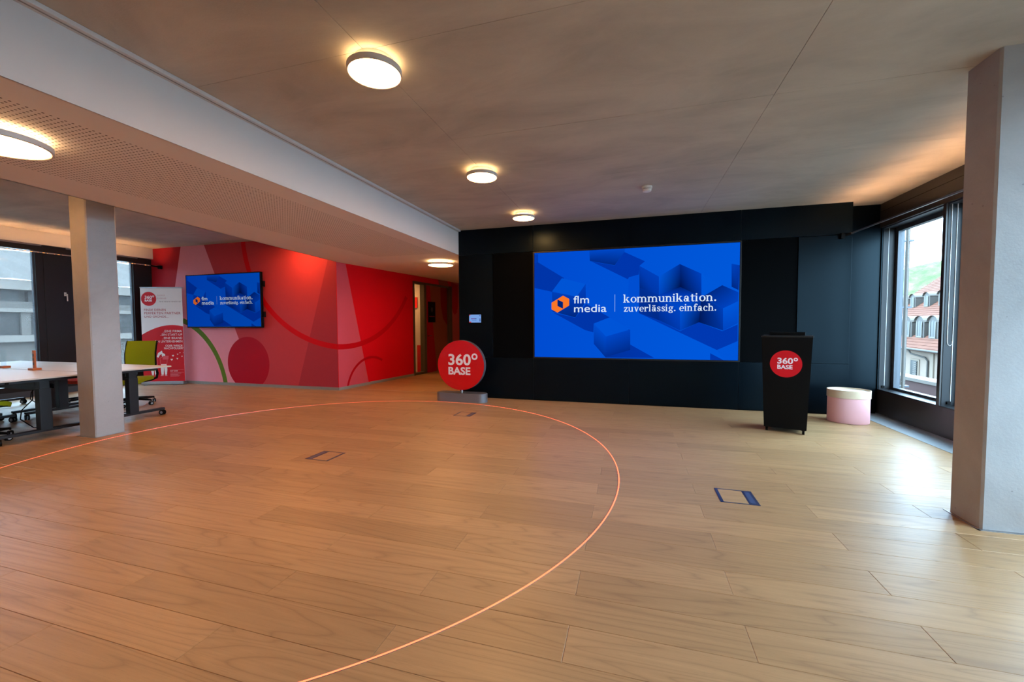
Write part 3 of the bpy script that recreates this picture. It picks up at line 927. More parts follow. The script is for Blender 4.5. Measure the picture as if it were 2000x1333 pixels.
A2 = Vector((-5.739, 7.037)); D2 = Vector((0.281, 2.430)).normalized(); N2 = Vector((D2.y, -D2.x))
def w2(s, v, h=0): p = A2 + D2 * s + N2 * h; return (p.x, p.y, v)
def on_wall2(u, v, h): return w2(u, v, 0.0005 + h)
wc = tag(thing('wall_corridor', 'deep red mural wall leading into the corridor', 'wall'), kind='structure')
def slab2(s0, s1, z0, z1, t=.14):
    return MB().prism([w2(s0, 0)[:2], w2(s1, 0)[:2], w2(s1, 0, -t)[:2], w2(s0, 0, -t)[:2]], z0, z1)
def colour(o, c):
    a = o.data.color_attributes.new('Col', 'FLOAT_COLOR', 'POINT')
    for d_ in a.data: d_.color = srgb(*c)
    return o
CR = (214, 8, 26)
colour(slab2(0, 2.52, 0, ZS).build('wall_face', M['mural'], wc), CR)
colour(slab2(2.52, 4.42, 2.46, ZS).build('wall_face', M['mural'], wc), CR)
colour(slab2(4.42, 5.6, 0, ZS).build('wall_face', M['mural'], wc), (186, 84, 84))
mur('painted_wedge', lambda f: f.poly([(0.002, 0), (.87, 0), (.25, ZS), (.002, ZS)], (204, 78, 92)), wc)
mur('painted_ring', lambda f: f.arc(.19, 3.32, 2.49, 2.38, 265.6, 328, (188, 0, 16), 40, 1.0), wc)
mur('painted_arc', lambda f: f.arc(.95, -.12, .755, .70, 60, 166, (178, 0, 20), 30), wc)
mur('painted_wedge', lambda f: f.poly([(3.75, 2.47), (4.30, 2.47), (4.20, ZS), (3.72, ZS)], (150, 80, 60)), wc)
mur('painted_blob', lambda f: f.poly([(4.43, 1.95), (4.50, 1.70), (4.62, 1.62), (4.75, 1.70), (4.80, 1.9), (4.80, 2.55), (4.43, 2.59)], (176, 24, 30)), wc)
b2 = slab2(0.0, 2.52, 0, .058, -.016).build('baseboard_corridor', M['baseboard'])
tag(b2, 'grey baseboard under the corridor mural', 'baseboard', kind='structure')
# corridor shell
ce = MB().box(-5.6, -2.9, 12.5, 12.7, 0, ZS).build('wall_corridor_end', M['white']); tag(ce, 'white wall at the far end of the corridor', 'wall', kind='structure')
cs = MB().box(-3.05, -2.93, 7.30, 12.7, 0, ZS + .1).build('wall_corridor_side', M['white']); tag(cs, 'white corridor wall behind the black wall', 'wall', kind='structure')
# corridor door with glazed side light
dr = tag(thing('door_1', 'corridor door painted with the mural, glazed side panel and olive frame', 'door'), kind='structure')
def p2(s0, s1, h0, h1, z0, z1):
    return MB().prism([w2(s0, 0, h0)[:2], w2(s1, 0, h0)[:2], w2(s1, 0, h1)[:2], w2(s0, 0, h1)[:2]], z0, z1)
p2(2.52, 2.58, -.12, .02, 0, 2.46).build('frame_post', M['door_frame'], dr)
p2(3.00, 3.10, -.12, .02, 0, 2.40).build('frame_post', M['door_frame'], dr)
p2(4.20, 4.42, -.12, .03, 0, 2.46).build('frame_post', M['door_frame'], dr)
p2(2.58, 4.20, -.12, .02, 2.40, 2.46).build('frame_head', M['door_frame'], dr)
p2(2.58, 3.00, -.08, .01, 0, .06).build('frame_rail', M['door_frame'], dr)
p2(2.58, 3.00, -.05, -.044, .06, 2.40).build('pane', M['glass'], dr)
leaf = colour(p2(3.10, 4.20, -.06, -.015, .01, 2.40).build('door_leaf', M['mural'], dr), (150, 12, 20))
def on_door(u, v, h): return w2(u, v, -.0145 + h)
fl = Flat(); fl.poly([(3.32, 2.40), (4.20, 2.40), (4.20, .01), (3.62, .01)], (138, 74, 48)); fl.build('painted_wedge', M['mural'], leaf, on_door)
fl = Flat(); fl.layer = 1; fl.poly([(3.86, 2.40), (4.20, 2.40), (4.20, 1.30), (3.98, 1.5), (3.86, 1.9)], (128, 18, 16)); fl.build('painted_blob', M['mural'], leaf, on_door)
MB().tube([w2(3.17, 1.02, .0), w2(3.17, 1.02, .045), w2(3.30, 1.02, .045)], .01, 8).build('door_handle', M['dark_metal'], dr)
ds = thing('door_sign', 'black rectangular plate on the corridor door', 'sign')
p2(3.22, 3.56, -.0135, .0, 1.39, 1.96).build('plate', M['black_plastic'], ds)
fl = Flat(); fl.disc(3.39, 1.74, .045, .07, (52, 50, 52)); fl.rect(3.26, 1.54, 3.52, 1.565, (130, 30, 40))
fl.build('pictogram', M['print'], ds, lambda u, v, h: w2(u, v, .001 + h))
# white room behind the side light
ra = tag(thing('wall_side_room', 'white room seen through the glazed side panel', 'wall'), kind='structure')
p2(2.3, 4.5, -1.9, -1.8, 0, ZS).build('room_back', M['white'], ra)
p2(3.35, 3.42, -1.8, -.14, 0, ZS).build('room_side', M['white'], ra)
p2(2.3, 2.4, -1.8, -.14, 0, ZS).build('room_side', M['white'], ra)
p2(4.45, 4.55, -1.9, -.14, 0, ZS).build('room_side', M['white'], ra)
p2(2.3, 4.5, -1.8, -.14, ZS, ZS + .05).build('room_ceiling', M['white'], ra)
rs = thing('room_sign', 'small red sign seen through the glazed side panel', 'sign')
p2(3.33, 3.35, -.75, -.45, 1.80, 2.10).build('plate', M['red_print'], rs)
rf = thing('room_cabinet', 'dark red box on the floor behind the glazed side panel', 'cabinet')
p2(3.26, 3.34, -.42, -.20, 0.0, .75).build('body', M['red_print'], rf)

# ================================================================== OTHER WALLS behind the camera
bw = MB().box(-11.4, 3.62, -3.75, -3.6, 0, 3.3).build('wall_front', M['white']); tag(bw, 'plain white wall behind the camera', 'wall', kind='structure')

# ================================================================== PILLARS
def pillar(name, label, x0, x1, y0, y1, h):
    t = tag(thing(name, label, 'pillar', ((x0+x1)/2, (y0+y1)/2, 0)), kind='structure')
    bm = bmesh.new()
    bmesh.ops.create_cube(bm, size=1, matrix=Matrix.Translation((0, 0, h/2)) @ Matrix.Diagonal((x1-x0, y1-y0, h, 1)))
    ed = [e for e in bm.edges if abs((e.verts[0].co - e.verts[1].co).z) > .1]
    bmesh.ops.bevel(bm, geom=ed, offset=.012, segments=1, affect='EDGES')
    MB().add_bm(bm).build('shaft', M['pillar'], t)
    w, d = (x1-x0)/2 + .022, (y1-y0)/2 + .022
    MB().box(-w, w, -d, -d + .024, -.005, .003).build('floor_edging', M['alu'], t)
    MB().box(-w, -w + .010, -d, d, -.005, .003).build('floor_edging', M['alu'], t)
    MB().box(w - .010, w, -d, d, -.005, .003).build('floor_edging', M['alu'], t)
    return t
pillar('column_right', 'square concrete pillar in front of the right window', 2.177, 2.577, 3.36, 3.635, HC + .01)
pillar('column_left', 'square concrete pillar standing by the desks', -6.485, -6.19, 3.308, 3.608, HL + .01)

# ================================================================== CEILING LAMPS
def lamp_proto(r, drop, dm='lamp'):
    t = thing('ceiling_lamp', 'x', 'lamp')
    MB().lathe([(r*.72, 0), (r*.72, -drop*.42)], 40).build('mounting_base', M['lamp_body'], t, True)
    MB().lathe([(r*.70, -drop*.42), (r*.86, -drop*.50), (r*.86, -drop*.515), (r*.70, -drop*.52)], 40).build('halo_ring', M['lamp_up'], t, True)
    MB().lathe([(r*.90, -drop*.55), (r, -drop*.60), (r*1.0, -drop), (r*.955, -drop*1.03), (r*.93, -drop*.96), (r*.93, -drop*.62)], 48).build('rim', M['lamp_body'], t, True)
    MB().lathe([(r*.93, -drop*.90), (r*.93, -drop*.985), (r*.90, -drop*1.0)], 48).build('diffuser', M[dm], t, True)
    return t
small = lamp_proto(.170, .085)
big = lamp_proto(.262, .085, 'lamp_big')
spots = [(small, (-1.60, 2.365, HC), 'round ceiling lamp on the concrete nearest the camera', 'lamps on the concrete ceiling'),
         (small, (-1.60, 4.335, HC), 'middle one of three round lamps on the concrete ceiling', 'lamps on the concrete ceiling'),
         (small, (-1.61, 6.185, HC), 'round ceiling lamp on the concrete closest to the black wall', 'lamps on the concrete ceiling'),
         (small, (-1.60, -1.6, HC), 'round ceiling lamp behind the camera', 'lamps on the concrete ceiling'),
         (big, (-3.96, 1.67, ZS), 'large round lamp on the perforated soffit cut by the frame', 'lamps on the white soffit'),
         (big, (-3.70, 7.60, ZS), 'large round lamp at the corridor entrance', 'lamps on the white soffit'),
         (small, (-6.45, 6.50, HL), 'round lamp above the red mural wall', 'lamps above the desks'),
         (small, (-6.45, 4.33, HL), 'round lamp above the desk end', 'lamps above the desks'),
         (small, (-6.45, 2.36, HL), 'round lamp above the pillar by the desks', 'lamps above the desks'),
         (small, w2(2.85, ZS, -1.0), 'added unseen lamp brightening the side room behind the glazed panel', 'added lamps in the side room')]  # unseen lamp, added so the room behind the side light looks bright
used = set()
for pr, loc, lab, grp in spots:
    o = pr if pr.name not in used else copy_tree(pr)
    used.add(pr.name)
    o.location = loc
    tag(o, lab, 'lamp', grp)
# smoke detector and flush speakers
sd = thing('smoke_detector', 'white smoke detector on the concrete ceiling', 'smoke detector', (0.165, 5.46, HC))
MB().lathe([(.062, 0), (.062, -.022), (.055, -.028)], 28).build('base', M['detector'], sd, True)
MB().lathe([(.046, -.028), (.046, -.034)], 28).build('slot', M['charcoal'], sd)
MB().lathe([(.054, -.034), (.050, -.058), (.034, -.064)], 28).build('head', M['detector'], sd, True)
for x_, y_, l_ in ((-3.93, 2.51, 'flush round ceiling speaker in the perforated soffit near the pillar'), (-3.84, 6.30, 'flush round ceiling speaker in the soffit near the corridor')):
    t = thing('ceiling_speaker', l_, 'speaker', (x_, y_, ZS), group='flush ceiling speakers')
    m = MB()
    for k in range(48):
        a = 2*PI*k/48
        m.v += [(.104*math.cos(a), .104*math.sin(a), -.0022), (.108*math.cos(a), .108*math.sin(a), -.0022)]
    m.f = [(2*k, 2*k+1, (2*k+3) % 96, (2*k+2) % 96) for k in range(48)]
    m.build('rim', M['white'], t)
    MB().box(-.004, .004, -.004, .004, -.002, 0).build('centre_screw', M['white'], t)

# ================================================================== LED FLOOR RING
ring = thing('led_floor_ring', 'glowing red light circle set into the plank floor', 'light ring', (-3.043, 3.503, 0))
def ring_mesh(ro, ri, z0, z1, n=256):
    mb = MB()
    for k in range(n):
        a = 2*PI*k/n
        c, s_ = math.cos(a), math.sin(a)
        mb.v += [(ro*c, ro*s_, z0), (ro*c, ro*s_, z1), (ri*c, ri*s_, z1), (ri*c, ri*s_, z0)]
    for k in range(n):
        j = (k + 1) % n
        for q in range(3):
            mb.f.append((4*k+q, 4*j+q, 4*j+q+1, 4*k+q+1))
    return mb
ring_mesh(2.9505, 2.9415, -.006, .0012).build('light_line', M['led_ring'], ring)
ring_mesh(2.9520, 2.9505, -.006, .0016).build('edge_profile', M['alu'], ring)
ring_mesh(2.9415, 2.9400, -.006, .0016).build('edge_profile', M['alu'], ring)

# ================================================================== FLOOR BOXES
def floor_box(x, y, flip, label):
    t = thing('floor_box', label, 'floor socket', (x, y, 0), group='floor socket boxes')
    h = .134
    blue = M['floor_frame']
    s = -1 if flip else 1
    MB().box(-h, h, -h, -h + .010, -.003, .0024).box(-h, h, h - .010, h, -.003, .0024).box(*(sorted((s*-h, s*(-h + .022))) + [-h + .010, h - .010, -.003, .0024])).build('frame', blue, t)
    c0, c1 = sorted((s*(h - .072), s*h))
    MB().box(c0, c1, -h + .006, h - .006, -.003, .0018).build('cable_flap', blue, t)
    MB().box(c0 + .014, c1 - .022, -h + .03, h - .03, .0018, .0026).build('flap_inset', M['floor_frame2'], t)
    l0, l1 = sorted((s*(-h + .022), s*(h - .072)))
    mb, att = MB(), []
    plank_geo(mb, (l0, l1, -h + .010, h - .010, .42), att)
    me = mb.mesh('lid', M['floor'])
    a = me.attributes.new('rnd', 'FLOAT', 'FACE'); a.data.foreach_set('value', [.42] * len(me.polygons))
    o = obj('lid', me, t, (0, 0, .0014))
    return t
M['floor_frame'] = plain('blue_grey_steel', srgb(52, 62, 92), 0.35, 0.3, 0.5)
M['floor_frame2'] = plain('blue_grey_steel_lid', srgb(72, 86, 120), 0.35, 0.3, 0.5)
floor_box(0.783, 3.495, False, 'floor socket box on the bright planks outside the red light ring')
floor_box(-3.010, 3.470, True, 'floor socket box in the middle of the red light ring')
floor_box(-2.385, 5.650, False, 'floor socket box inside the ring near the round red sign')

# ================================================================== ROUND SIGN
sg = thing('round_sign', 'round red 360 BASE sign on a grey oval foot', 'sign', (-2.845, 6.62, 0))
pts = []
for k in range(24):
    a = -PI/2 + PI*k/23
    pts.append((.34 + .125*math.cos(a), .125*math.sin(a)))
for k in range(24):
    a = PI/2 + PI*k/23
    pts.append((-.34 + .125*math.cos(a), .125*math.sin(a)))
bm = bmesh.new()
vs = [bm.verts.new((x, y, 0)) for x, y in pts]; f0 = bm.faces.new(vs)
ex = bmesh.ops.extrude_face_region(bm, geom=[f0])
bmesh.ops.translate(bm, vec=(0, 0, .15), verts=[g for g in ex['geom'] if isinstance(g, bmesh.types.BMVert)])
topf = [f for f in bm.faces if all(v.co.z > .14 for v in f.verts)]
bmesh.ops.bevel(bm, geom=[e for e in topf[0].edges], offset=.006, segments=2, affect='EDGES')
MB().add_bm(bm).build('foot', M['sign_base'], sg, True)
MB().cyl((0, 0, .15), (0, 0, .215), .018, 16).build('post', M['alu'], sg, True)
ZD, RD = .630, .432
disc = MB()
n_ = 72
for y_ in (-.05, .05):
    disc.v += [(RD*math.cos(2*PI*k/n_), y_, ZD + RD*math.sin(2*PI*k/n_)) for k in range(n_)]
disc.f += [(k, (k+1) % n_, n_ + (k+1) % n_, n_ + k) for k in range(n_)]
dk = disc.build('rim', M['rim_grey'], sg, True)
face = MB().poly([(RD*.998*math.cos(2*PI*k/n_), -.0505, ZD + RD*.998*math.sin(2*PI*k/n_)) for k in range(n_)]).poly([(RD*.998*math.cos(2*PI*k/n_), .0505, ZD + RD*.998*math.sin(2*PI*k/n_)) for k in range(n_)])
fo = face.build('face', M['red_gloss'], sg)
fl = Flat(); put_logo(fl, 0, 0, RD, (0, 0, 0), (236, 224, 228), False)
fl.build('lettering', M['print'], fo, lambda u, v, h: (u, -.0510 - h, ZD + v), .0002)

# ================================================================== LECTERN
le = thing('lectern', 'black tapered lectern with red 360 BASE roundel on castors', 'lectern', (1.848, 5.86, 0), R(-19))
ZB, ZT = .055, 1.185
bw_, tw_, dep_b, dep_t = .217, .257, .18, .205
body = MB()
i0 = len(body.v)
body.v += [(-bw_, -dep_b, ZB), (bw_, -dep_b, ZB), (bw_, dep_b, ZB), (-bw_, dep_b, ZB), (-tw_, -dep_t, ZT - .02), (tw_, -dep_t, ZT - .02), (tw_, dep_t, ZT - .02), (-tw_, dep_t, ZT - .02)]
body.f += [(0,3,2,1),(4,5,6,7),(0,1,5,4),(1,2,6,5),(2,3,7,6),(3,0,4,7)]
body.build('body', M['black_plastic'], le)
MB().cbox(-tw_ - .006, tw_ + .006, -dep_t - .006, dep_t + .006, ZT - .02, ZT, .004).build('top', M['dark_metal'], le)
MB().cbox(-.185, .185, -.06, .09, ZT, ZT + .04, .004).build('reading_ledge', M['black_plastic'], le)
for sx in (-1, 1):
    for sy in (-1, 1):
        cx, cy = sx*(bw_ - .03), sy*(dep_b - .035)
        MB().box(cx - .018, cx + .018, cy - .018, cy + .018, .045, ZB).build('castor_plate', M['dark_metal'], le)
        c = MB().cyl((cx - .012, cy, .024), (cx + .012, cy, .024), .024, 20).build('castor', M['black_plastic'], le, True)
        MB().cyl((cx - .014, cy, .024), (cx + .014, cy, .024), .010, 12).build('hub', M['grey_hub'], c)
fl = Flat(); put_logo(fl, 0, 0, .163, (206, 8, 24), (238, 226, 230), True)
def on_lect(u, v, h):
    z = .845 + v
    t = (z - ZB) / (ZT - .02 - ZB)
    return (u - .002, -(dep_b + (dep_t - dep_b)*t) - .0006 - h, z)
fl.build('roundel', M['print'], le, on_lect, .0002)

# ================================================================== OVAL BOX
ob = thing('oval_box', 'oval pink box with pale wooden rim lid by the window', 'box', (2.805, 6.56, 0), R(-14))
SXB, SYB = .228, .185
MB().lathe([(.985, .003), (1.0, .012), (1.0, .335)], 56, 0, 0, SXB, SYB).build('body', M['pink_card'], ob, True)
MB().lathe([(1.01, .335), (1.035, .337), (1.035, .440), (1.0, .440), (.995, .418)], 56, 0, 0, SXB, SYB).build('lid_rim', M['beech'], ob, True)
MB().lathe([(.99, .412), (.99, .421)], 56, 0, 0, SXB, SYB).build('lid_top', M['card_top'], ob)

# ================================================================== TELEVISION
tv = thing('wall_television', 'wide television on the red mural wall showing the blue picture', 'television', (-8.635, 6.93, 1.288))
TW, TH = 1.075, 1.185
MB().cbox(-TW, TW, 0, .055, 0, TH, .004).build('housing', M['black_plastic'], tv)
MB().box(-.45, .45, .055, .112, .25, .95).build('wall_mount', M['black_plastic'], tv)
for z_ in (.22, .87): MB().box(TW, TW + .035, .02, .075, z_, z_ + .12).build('side_speaker', M['black_plastic'], tv)
screen_picture().build('picture', M['tv'], tv, lambda u, v, h: (-TW + .022 + u*(2*TW - .044), -.0006 - h*.2, .024 + v*(TH - .044)), .0003)

# ================================================================== ROLL-UP BANNER
bn = thing('rollup_banner', 'red and white roll-up banner beside the television', 'banner', (-10.20, 6.74, 0), R(22))
BW, BH = .435, 2.20
MB().cbox(-BW - .01, BW + .01, -.07, .07, .008, .075, .008).build('cassette', M['alu'], bn)
for sx in (-.3, .3):
    MB().cbox(sx - .02, sx + .02, -.16, .16, 0, .010, .003).build('foot', M['alu'], bn)
MB().cyl((0, .035, .07), (0, .035, BH - .01), .010, 10).build('pole', M['alu'], bn)
MB().box(-BW, BW, -.002, .002, .07, BH - .012).build('sheet', M['banner'], bn)
MB().cbox(-BW - .005, BW + .005, -.010, .045, BH - .018, BH + .008, .004).build('top_rail', M['alu'], bn)
fl = Flat()
RD_, WH_ = (202, 8, 28), (240, 232, 232)
Hb = BH - .09
def bz(t): return .075 + t * Hb
# red field with a curved top
arcp = [(-BW, .075), (BW, .075)]
for k in range(25):
    x = BW - 2*BW*k/24
    arcp.append((x, bz(.605) - .62*(x - .20)**2 / (1 + .25*abs(x - .2)) - .0))
fl.poly(arcp, RD_)
put_logo(fl, -.262, bz(.885), .158, RD_, WH_)
for k_, (y_, n_s) in enumerate(((.912, 6), (.882, 7))):   # thin scrawl, too fine to read
    for q in range(n_s):
        x_ = -.085 + .028*q
        fl.poly([(x_, bz(y_)), (x_ + .005, bz(y_)), (x_ + .020, bz(y_ + .020)), (x_ + .015, bz(y_ + .020))], (196, 140, 146))
        fl.poly([(x_ + .012, bz(y_ + .004)), (x_ + .026, bz(y_ + .004)), (x_ + .026, bz(y_ + .006)), (x_ + .012, bz(y_ + .006))], (196, 140, 146))
fl.rect(-.05, bz(.862), .43, bz(.8635), (150, 130, 130))
for q in range(9): fl.rect(-.04 + .05*q, bz(.851), -.04 + .05*q + (.040, .030, .044)[q % 3], bz(.856), (150, 132, 134))
TR = (176, 48, 60)
put_text(fl, 'FINDE DEINEN', -.365, bz(.755), .45, .052, TR, 0.004, 1.05)
put_text(fl, 'PERFEKTEN PARTNER', -.365, bz(.720), .76, .052, TR, 0.004, 1.05)
put_text(fl, 'UND GRÜNDE...', -.365, bz(.685), .50, .052, TR, 0.004, 1.05)
for k, (s_, w_) in enumerate((('..EINE FIRMA', .40), ('..EIN START-UP', .46), ('..EINE BRAND', .42), ('..EIN UNTERNEHMEN', .60))):
    put_text(fl, s_, .41, bz(.527 - .0365*k), w_, .050, WH_, 0.004, 1.05, 'R')
put_text(fl, 'ODER WERDE', .41, bz(.372), .36, .045, WH_, 0.010, 1.0, 'R')
put_text(fl, 'NACHFOLGER?', .42, bz(.345), .40, .045, WH_, 0.010, 1.0, 'R')
def heart(cx, cy, s, c):
    fl.poly([(cx, cy - s), (cx + .9*s, cy + .1*s), (cx + .85*s, cy + .6*s), (cx + .45*s, cy + .8*s), (cx, cy + .4*s), (cx - .45*s, cy + .8*s), (cx - .85*s, cy + .6*s), (cx - .9*s, cy + .1*s)], c)
for x, t, s in ((-.20, .375, .022), (.20, .275, .024), (.30, .290, .016), (.17, .232, .026), (.29, .243, .020), (.39, .267, .015), (.35, .305, .012), (.42, .305, .007)):
    heart(x, bz(t), s, WH_)
# two drawn people: white trousers, faces and outlines on the red field
def person_print(cx, s, flip):
    d = -1 if flip else 1
    def P(pts): return [(cx + d*x*s, bz(.05) + y*s) for x, y in pts]
    fl.poly(P([(-.10, .08), (-.03, .08), (-.01, .40), (.02, .08), (.10, .08), (.12, .30), (.11, .50), (-.10, .50), (-.13, .30)]), WH_)
    fl.poly(P([(-.12, .03), (-.02, .03), (-.03, .07), (-.10, .07)]), (226, 150, 156))
    fl.poly(P([(.02, .03), (.14, .03), (.10, .07), (.03, .07)]), (226, 150, 156))
    fl.poly(P([(-.12, .51), (.12, .51), (.14, .76), (.04, .80), (-.06, .80), (-.15, .74)]), (222, 120, 128))
    fl.poly(P([(-.11, .52), (.11, .52), (.13, .75), (.04, .79), (-.06, .79), (-.14, .73)]), (206, 16, 36))
    fl.disc(cx + d*0*s, bz(.05) + .87*s, .065*s, .075*s, WH_)
person_print(-.20, .56, False)
person_print(.0, .56, True)
fl.poly([(-.03, bz(.33)), (-.11, bz(.305)), (-.14, bz(.265)), (-.11, bz(.255)), (-.07, bz(.285)), (-.01, bz(.30))], WH_)
fl.poly([(-.02, bz(.235)), (.10, bz(.235)), (.11, bz(.275)), (-.01, bz(.275))], (222, 90, 102))
put_text(fl, '360° BASE', .13, bz(.105), .16, .022, WH_, 0.02)
for k in range(4): fl.rect(.13, bz(.082 - .010*k), (.36, .30, .34, .31)[k], bz(.085 - .010*k), (228, 150, 158))
fl.rect(.13, bz(.122), .42, bz(.1235), (228, 150, 158)); fl.rect(.13, bz(.094), .42, bz(.0955), (228, 150, 158))
fl.build('print', M['print'], bn, lambda u, v, h: (u, -.0024 - h*.2, v), .0003)

# ================================================================== DESKS
def castor(parent, x, y, r=.035, ax=(0, 1), name='castor'):
    a = Vector((ax[0], ax[1], 0)).normalized(); t = Vector((-a.y, a.x, 0))
    c = Vector((x, y, r))
    m = MB()
    for s in (-1, 1):
        m.cyl(c + t*s*.008, c + t*s*.022, r, 18)
    m.beam(c + Vector((0, 0, r*.4)), c + a*-.03 + Vector((0, 0, r*.9)), .016, .02)
    o = m.build(name, M['black_plastic'], parent, True)
    MB().cyl(c - t*.0235, c + t*.0235, r*.55, 14).build('hub', M['grey_hub'], o, True)
    return o
def make_desk():
    t = thing('desk', 'x', 'desk')
    W2, D2_ = .90, .44
    top = MB().cbox(-W2, W2, -D2_, D2_, .722, .740, .003).build('desktop', M['desk_top'], t)
    MB().box(-W2 + .001, W2 - .001, -D2_ + .001, D2_ - .001, .7205, .7222).build('edge_band', M['charcoal'], top)
    for s in (-1, 1):
        x = s * .76
        MB().cbox(x - .045, x + .045, -.055, .055, .10, .60, .004).build('leg', M['charcoal'], t)
        MB().cbox(x - .035, x + .035, -.045, .045, .55, .69, .003).build('leg_inner', M['dark_metal'], t)
        MB().cbox(x - .05, x + .05, -.30, .30, .685, .7205, .004).build('top_bracket', M['charcoal'], t)
        MB().cbox(x - .035, x + .035, -.40, .40, .078, .112, .006).build('foot_bar', M['charcoal'], t)
        for q in (-1, 1):
            castor(t, x, q * .385, .038, (1, .25 * q))
        MB().cbox(x + s*.055 - .03, x + s*.055 + .03, -.42, -.34, .69, .72, .006).build('handset', M['charcoal'], t)
    MB().cbox(-.72, .72, -.05, .05, .63, .69, .003).build('crossbar', M['charcoal'], t)
    m = MB()
    m.box(-.55, .55, .06, .065, .56, .66).box(-.55, .55, .065, .20, .555, .56).box(-.55, .55, .20, .205, .56, .62)
    m.build('cable_tray', M['charcoal'], t)
    MB().tube([(.3, .12, .56), (.33, .10, .42), (.28, .02, .30), (.34, -.02, .2), (.5, .02, .10), (.7, .05, .10)], .006, 6).build('cable', M['black_plastic'], t)
    return t
dk0 = make_desk()
for k, (x, y, lab) in enumerate(((-7.55, 3.145, 'pale height-adjustable desk beside the concrete pillar, nearer row'),
                                 (-7.55, 4.055, 'pale height-adjustable desk whose corner reaches the green chair'),
                                 (-9.37, 4.055, 'pale height-adjustable desk of the far row next to the windows'),
                                 (-9.37, 3.145, 'pale height-adjustable desk of the near row at the picture edge'))):
    o = dk0 if k == 0 else copy_tree(dk0)
    o.location = (x, y, 0)
    tag(o, lab, 'desk', 'desks by the left windows')
# wooden sign holders on the desks
t = thing('desk_sign', 'upright amber wooden stand on the desk seam', 'sign stand', (-7.89, 3.585, .7405))
MB().cbox(-.055, .055, -.045, .045, 0, .028, .003).build('foot', M['walnut'], t)
MB().cbox(-.022, .022, -.010, .010, .028, .27, .003).build('upright', M['walnut'], t)
for k in range(3): MB().box(-.012, .012, -.0115, -.0101, .07 + .06*k, .105 + .06*k).build('carving', M['door_frame'], t)
t = thing('desk_sign', 'clear upright pane in an amber wooden foot on the desk', 'sign stand', (-8.76, 3.66, .7405))
MB().cbox(-.075, .075, -.04, .04, 0, .03, .003).build('foot', M['walnut'], t)
MB().box(-.06, .06, -.002, .002, .03, .26).build('pane', M['acrylic'], t)

# ================================================================== OFFICE CHAIRS
def make_chair(cloth):
    t = thing('office_chair', 'x', 'chair')
    # seat faces +y in its own frame
    bm = bmesh.new()
    bmesh.ops.create_grid(bm, x_segments=12, y_segments=12, size=1)
    for v in bm.verts:
        x, y = v.co.x, v.co.y
        rr = (abs(x)**4 + abs(y)**4) ** .25
        k = max(abs(x), abs(y)) / rr if rr > 1e-6 else 1
        v.co = Vector((x*k*.245, y*k*.235, .475 - .035*max(0, y)**3 + .012*x*x - .02*(max(abs(x), abs(y))**8)))
    ex = bmesh.ops.extrude_face_region(bm, geom=bm.faces[:])
    for g in ex['geom']:
        if isinstance(g, bmesh.types.BMVert):
            g.co.z -= .05; g.co.x *= .96; g.co.y *= .96
    MB().add_bm(bm).build('seat', M[cloth], t, True)
    MB().cbox(-.20, .20, -.20, .19, .39, .43, .012).build('seat_pan', M['black_plastic'], t)
    # curved back: profile in y-z swept across x
    prof = [(-.235, .55), (-.262, .63), (-.255, .74), (-.262, .86), (-.295, .98), (-.335, 1.075)]
    back = MB()
    nx = 8
    for s_, off in ((0, 0), (1, -.028)):
        for y, z in prof:
            for k in range(nx + 1):
                u = -1 + 2*k/nx
                w = .215 - .018*abs(z - .8)
                back.v.append((u*w, y + off + .035*u*u, z))
    n1 = len(prof)*(nx+1)
    for j in range(len(prof) - 1):
        for k in range(nx):
            a = j*(nx+1) + k
            back.f.append((a, a+1, a+nx+2, a+nx+1))
            back.f.append((n1+a, n1+a+nx+1, n1+a+nx+2, n1+a+1))
    for k in range(nx):
        back.f.append((k, n1+k, n1+k+1, k+1))
        a = (len(prof)-1)*(nx+1) + k
        back.f.append((a, a+1, n1+a+1, n1+a))
    back.build('backrest', M[cloth], t, True)
    for sx in (-1, 1):
        pts = [(sx*.17, .10, .405), (sx*.20, -.10, .40), (sx*.225, -.235, .43), (sx*.228, -.262, .50)] + [(sx*(.222 - .018*abs(z-.8)), y + .022, z) for y, z in prof[1:]]
        MB().tube(pts, [.016, .018, .020, .020] + [.014]*5, 8).build('side_frame', M['black_plastic'], t, True)
    MB().tube([(-.20, -.275, .62), (0, -.315, .62), (.20, -.275, .62)], .014, 8).build('lumbar_bar', M['black_plastic'], t, True)
    MB().lathe([(.05, .40), (.045, .36), (.028, .355), (.028, .11)], 18).build('column', M['black_plastic'], t, True)
    MB().beam((.17, .05, .415), (.30, .05, .42), .02, .012).build('lever', M['black_plastic'], t)
    for k in range(5):
        a = 2*PI*k/5 + .35
        e = Vector((math.cos(a)*.30, math.sin(a)*.30, .088))
        arm = MB().tube([(0, 0, .115), e * .6 + Vector((0, 0, .046)), e], [.030, .022, .014], 8).build('base_arm', M['black_plastic'], t, True)
        MB().cyl(e, e - Vector((0, 0, .02)), .009, 8).build('castor_pin', M['black_plastic'], arm)
        castor(t, e.x, e.y, .030, (math.cos(a + 1.2), math.sin(a + 1.2)))
    return t
ch = make_chair('green')
ch.location = (-8.10, 4.86, 0); ch.rotation_euler = (0, 0, R(211))
tag(ch, 'green office chair with black frame in front of the banner', 'chair', 'office chairs')
c2 = copy_tree(ch); c2.location = (-7.30, 2.80, 0); c2.rotation_euler = (0, 0, R(8))
tag(c2, 'green office chair under the near desk cut by the picture edge', 'chair', 'office chairs')
c3 = make_chair('orange_red'); c3.location = (-9.05, 4.75, 0); c3.rotation_euler = (0, 0, R(188))
tag(c3, 'orange red office chair mostly hidden behind the pillar', 'chair', 'office chairs')

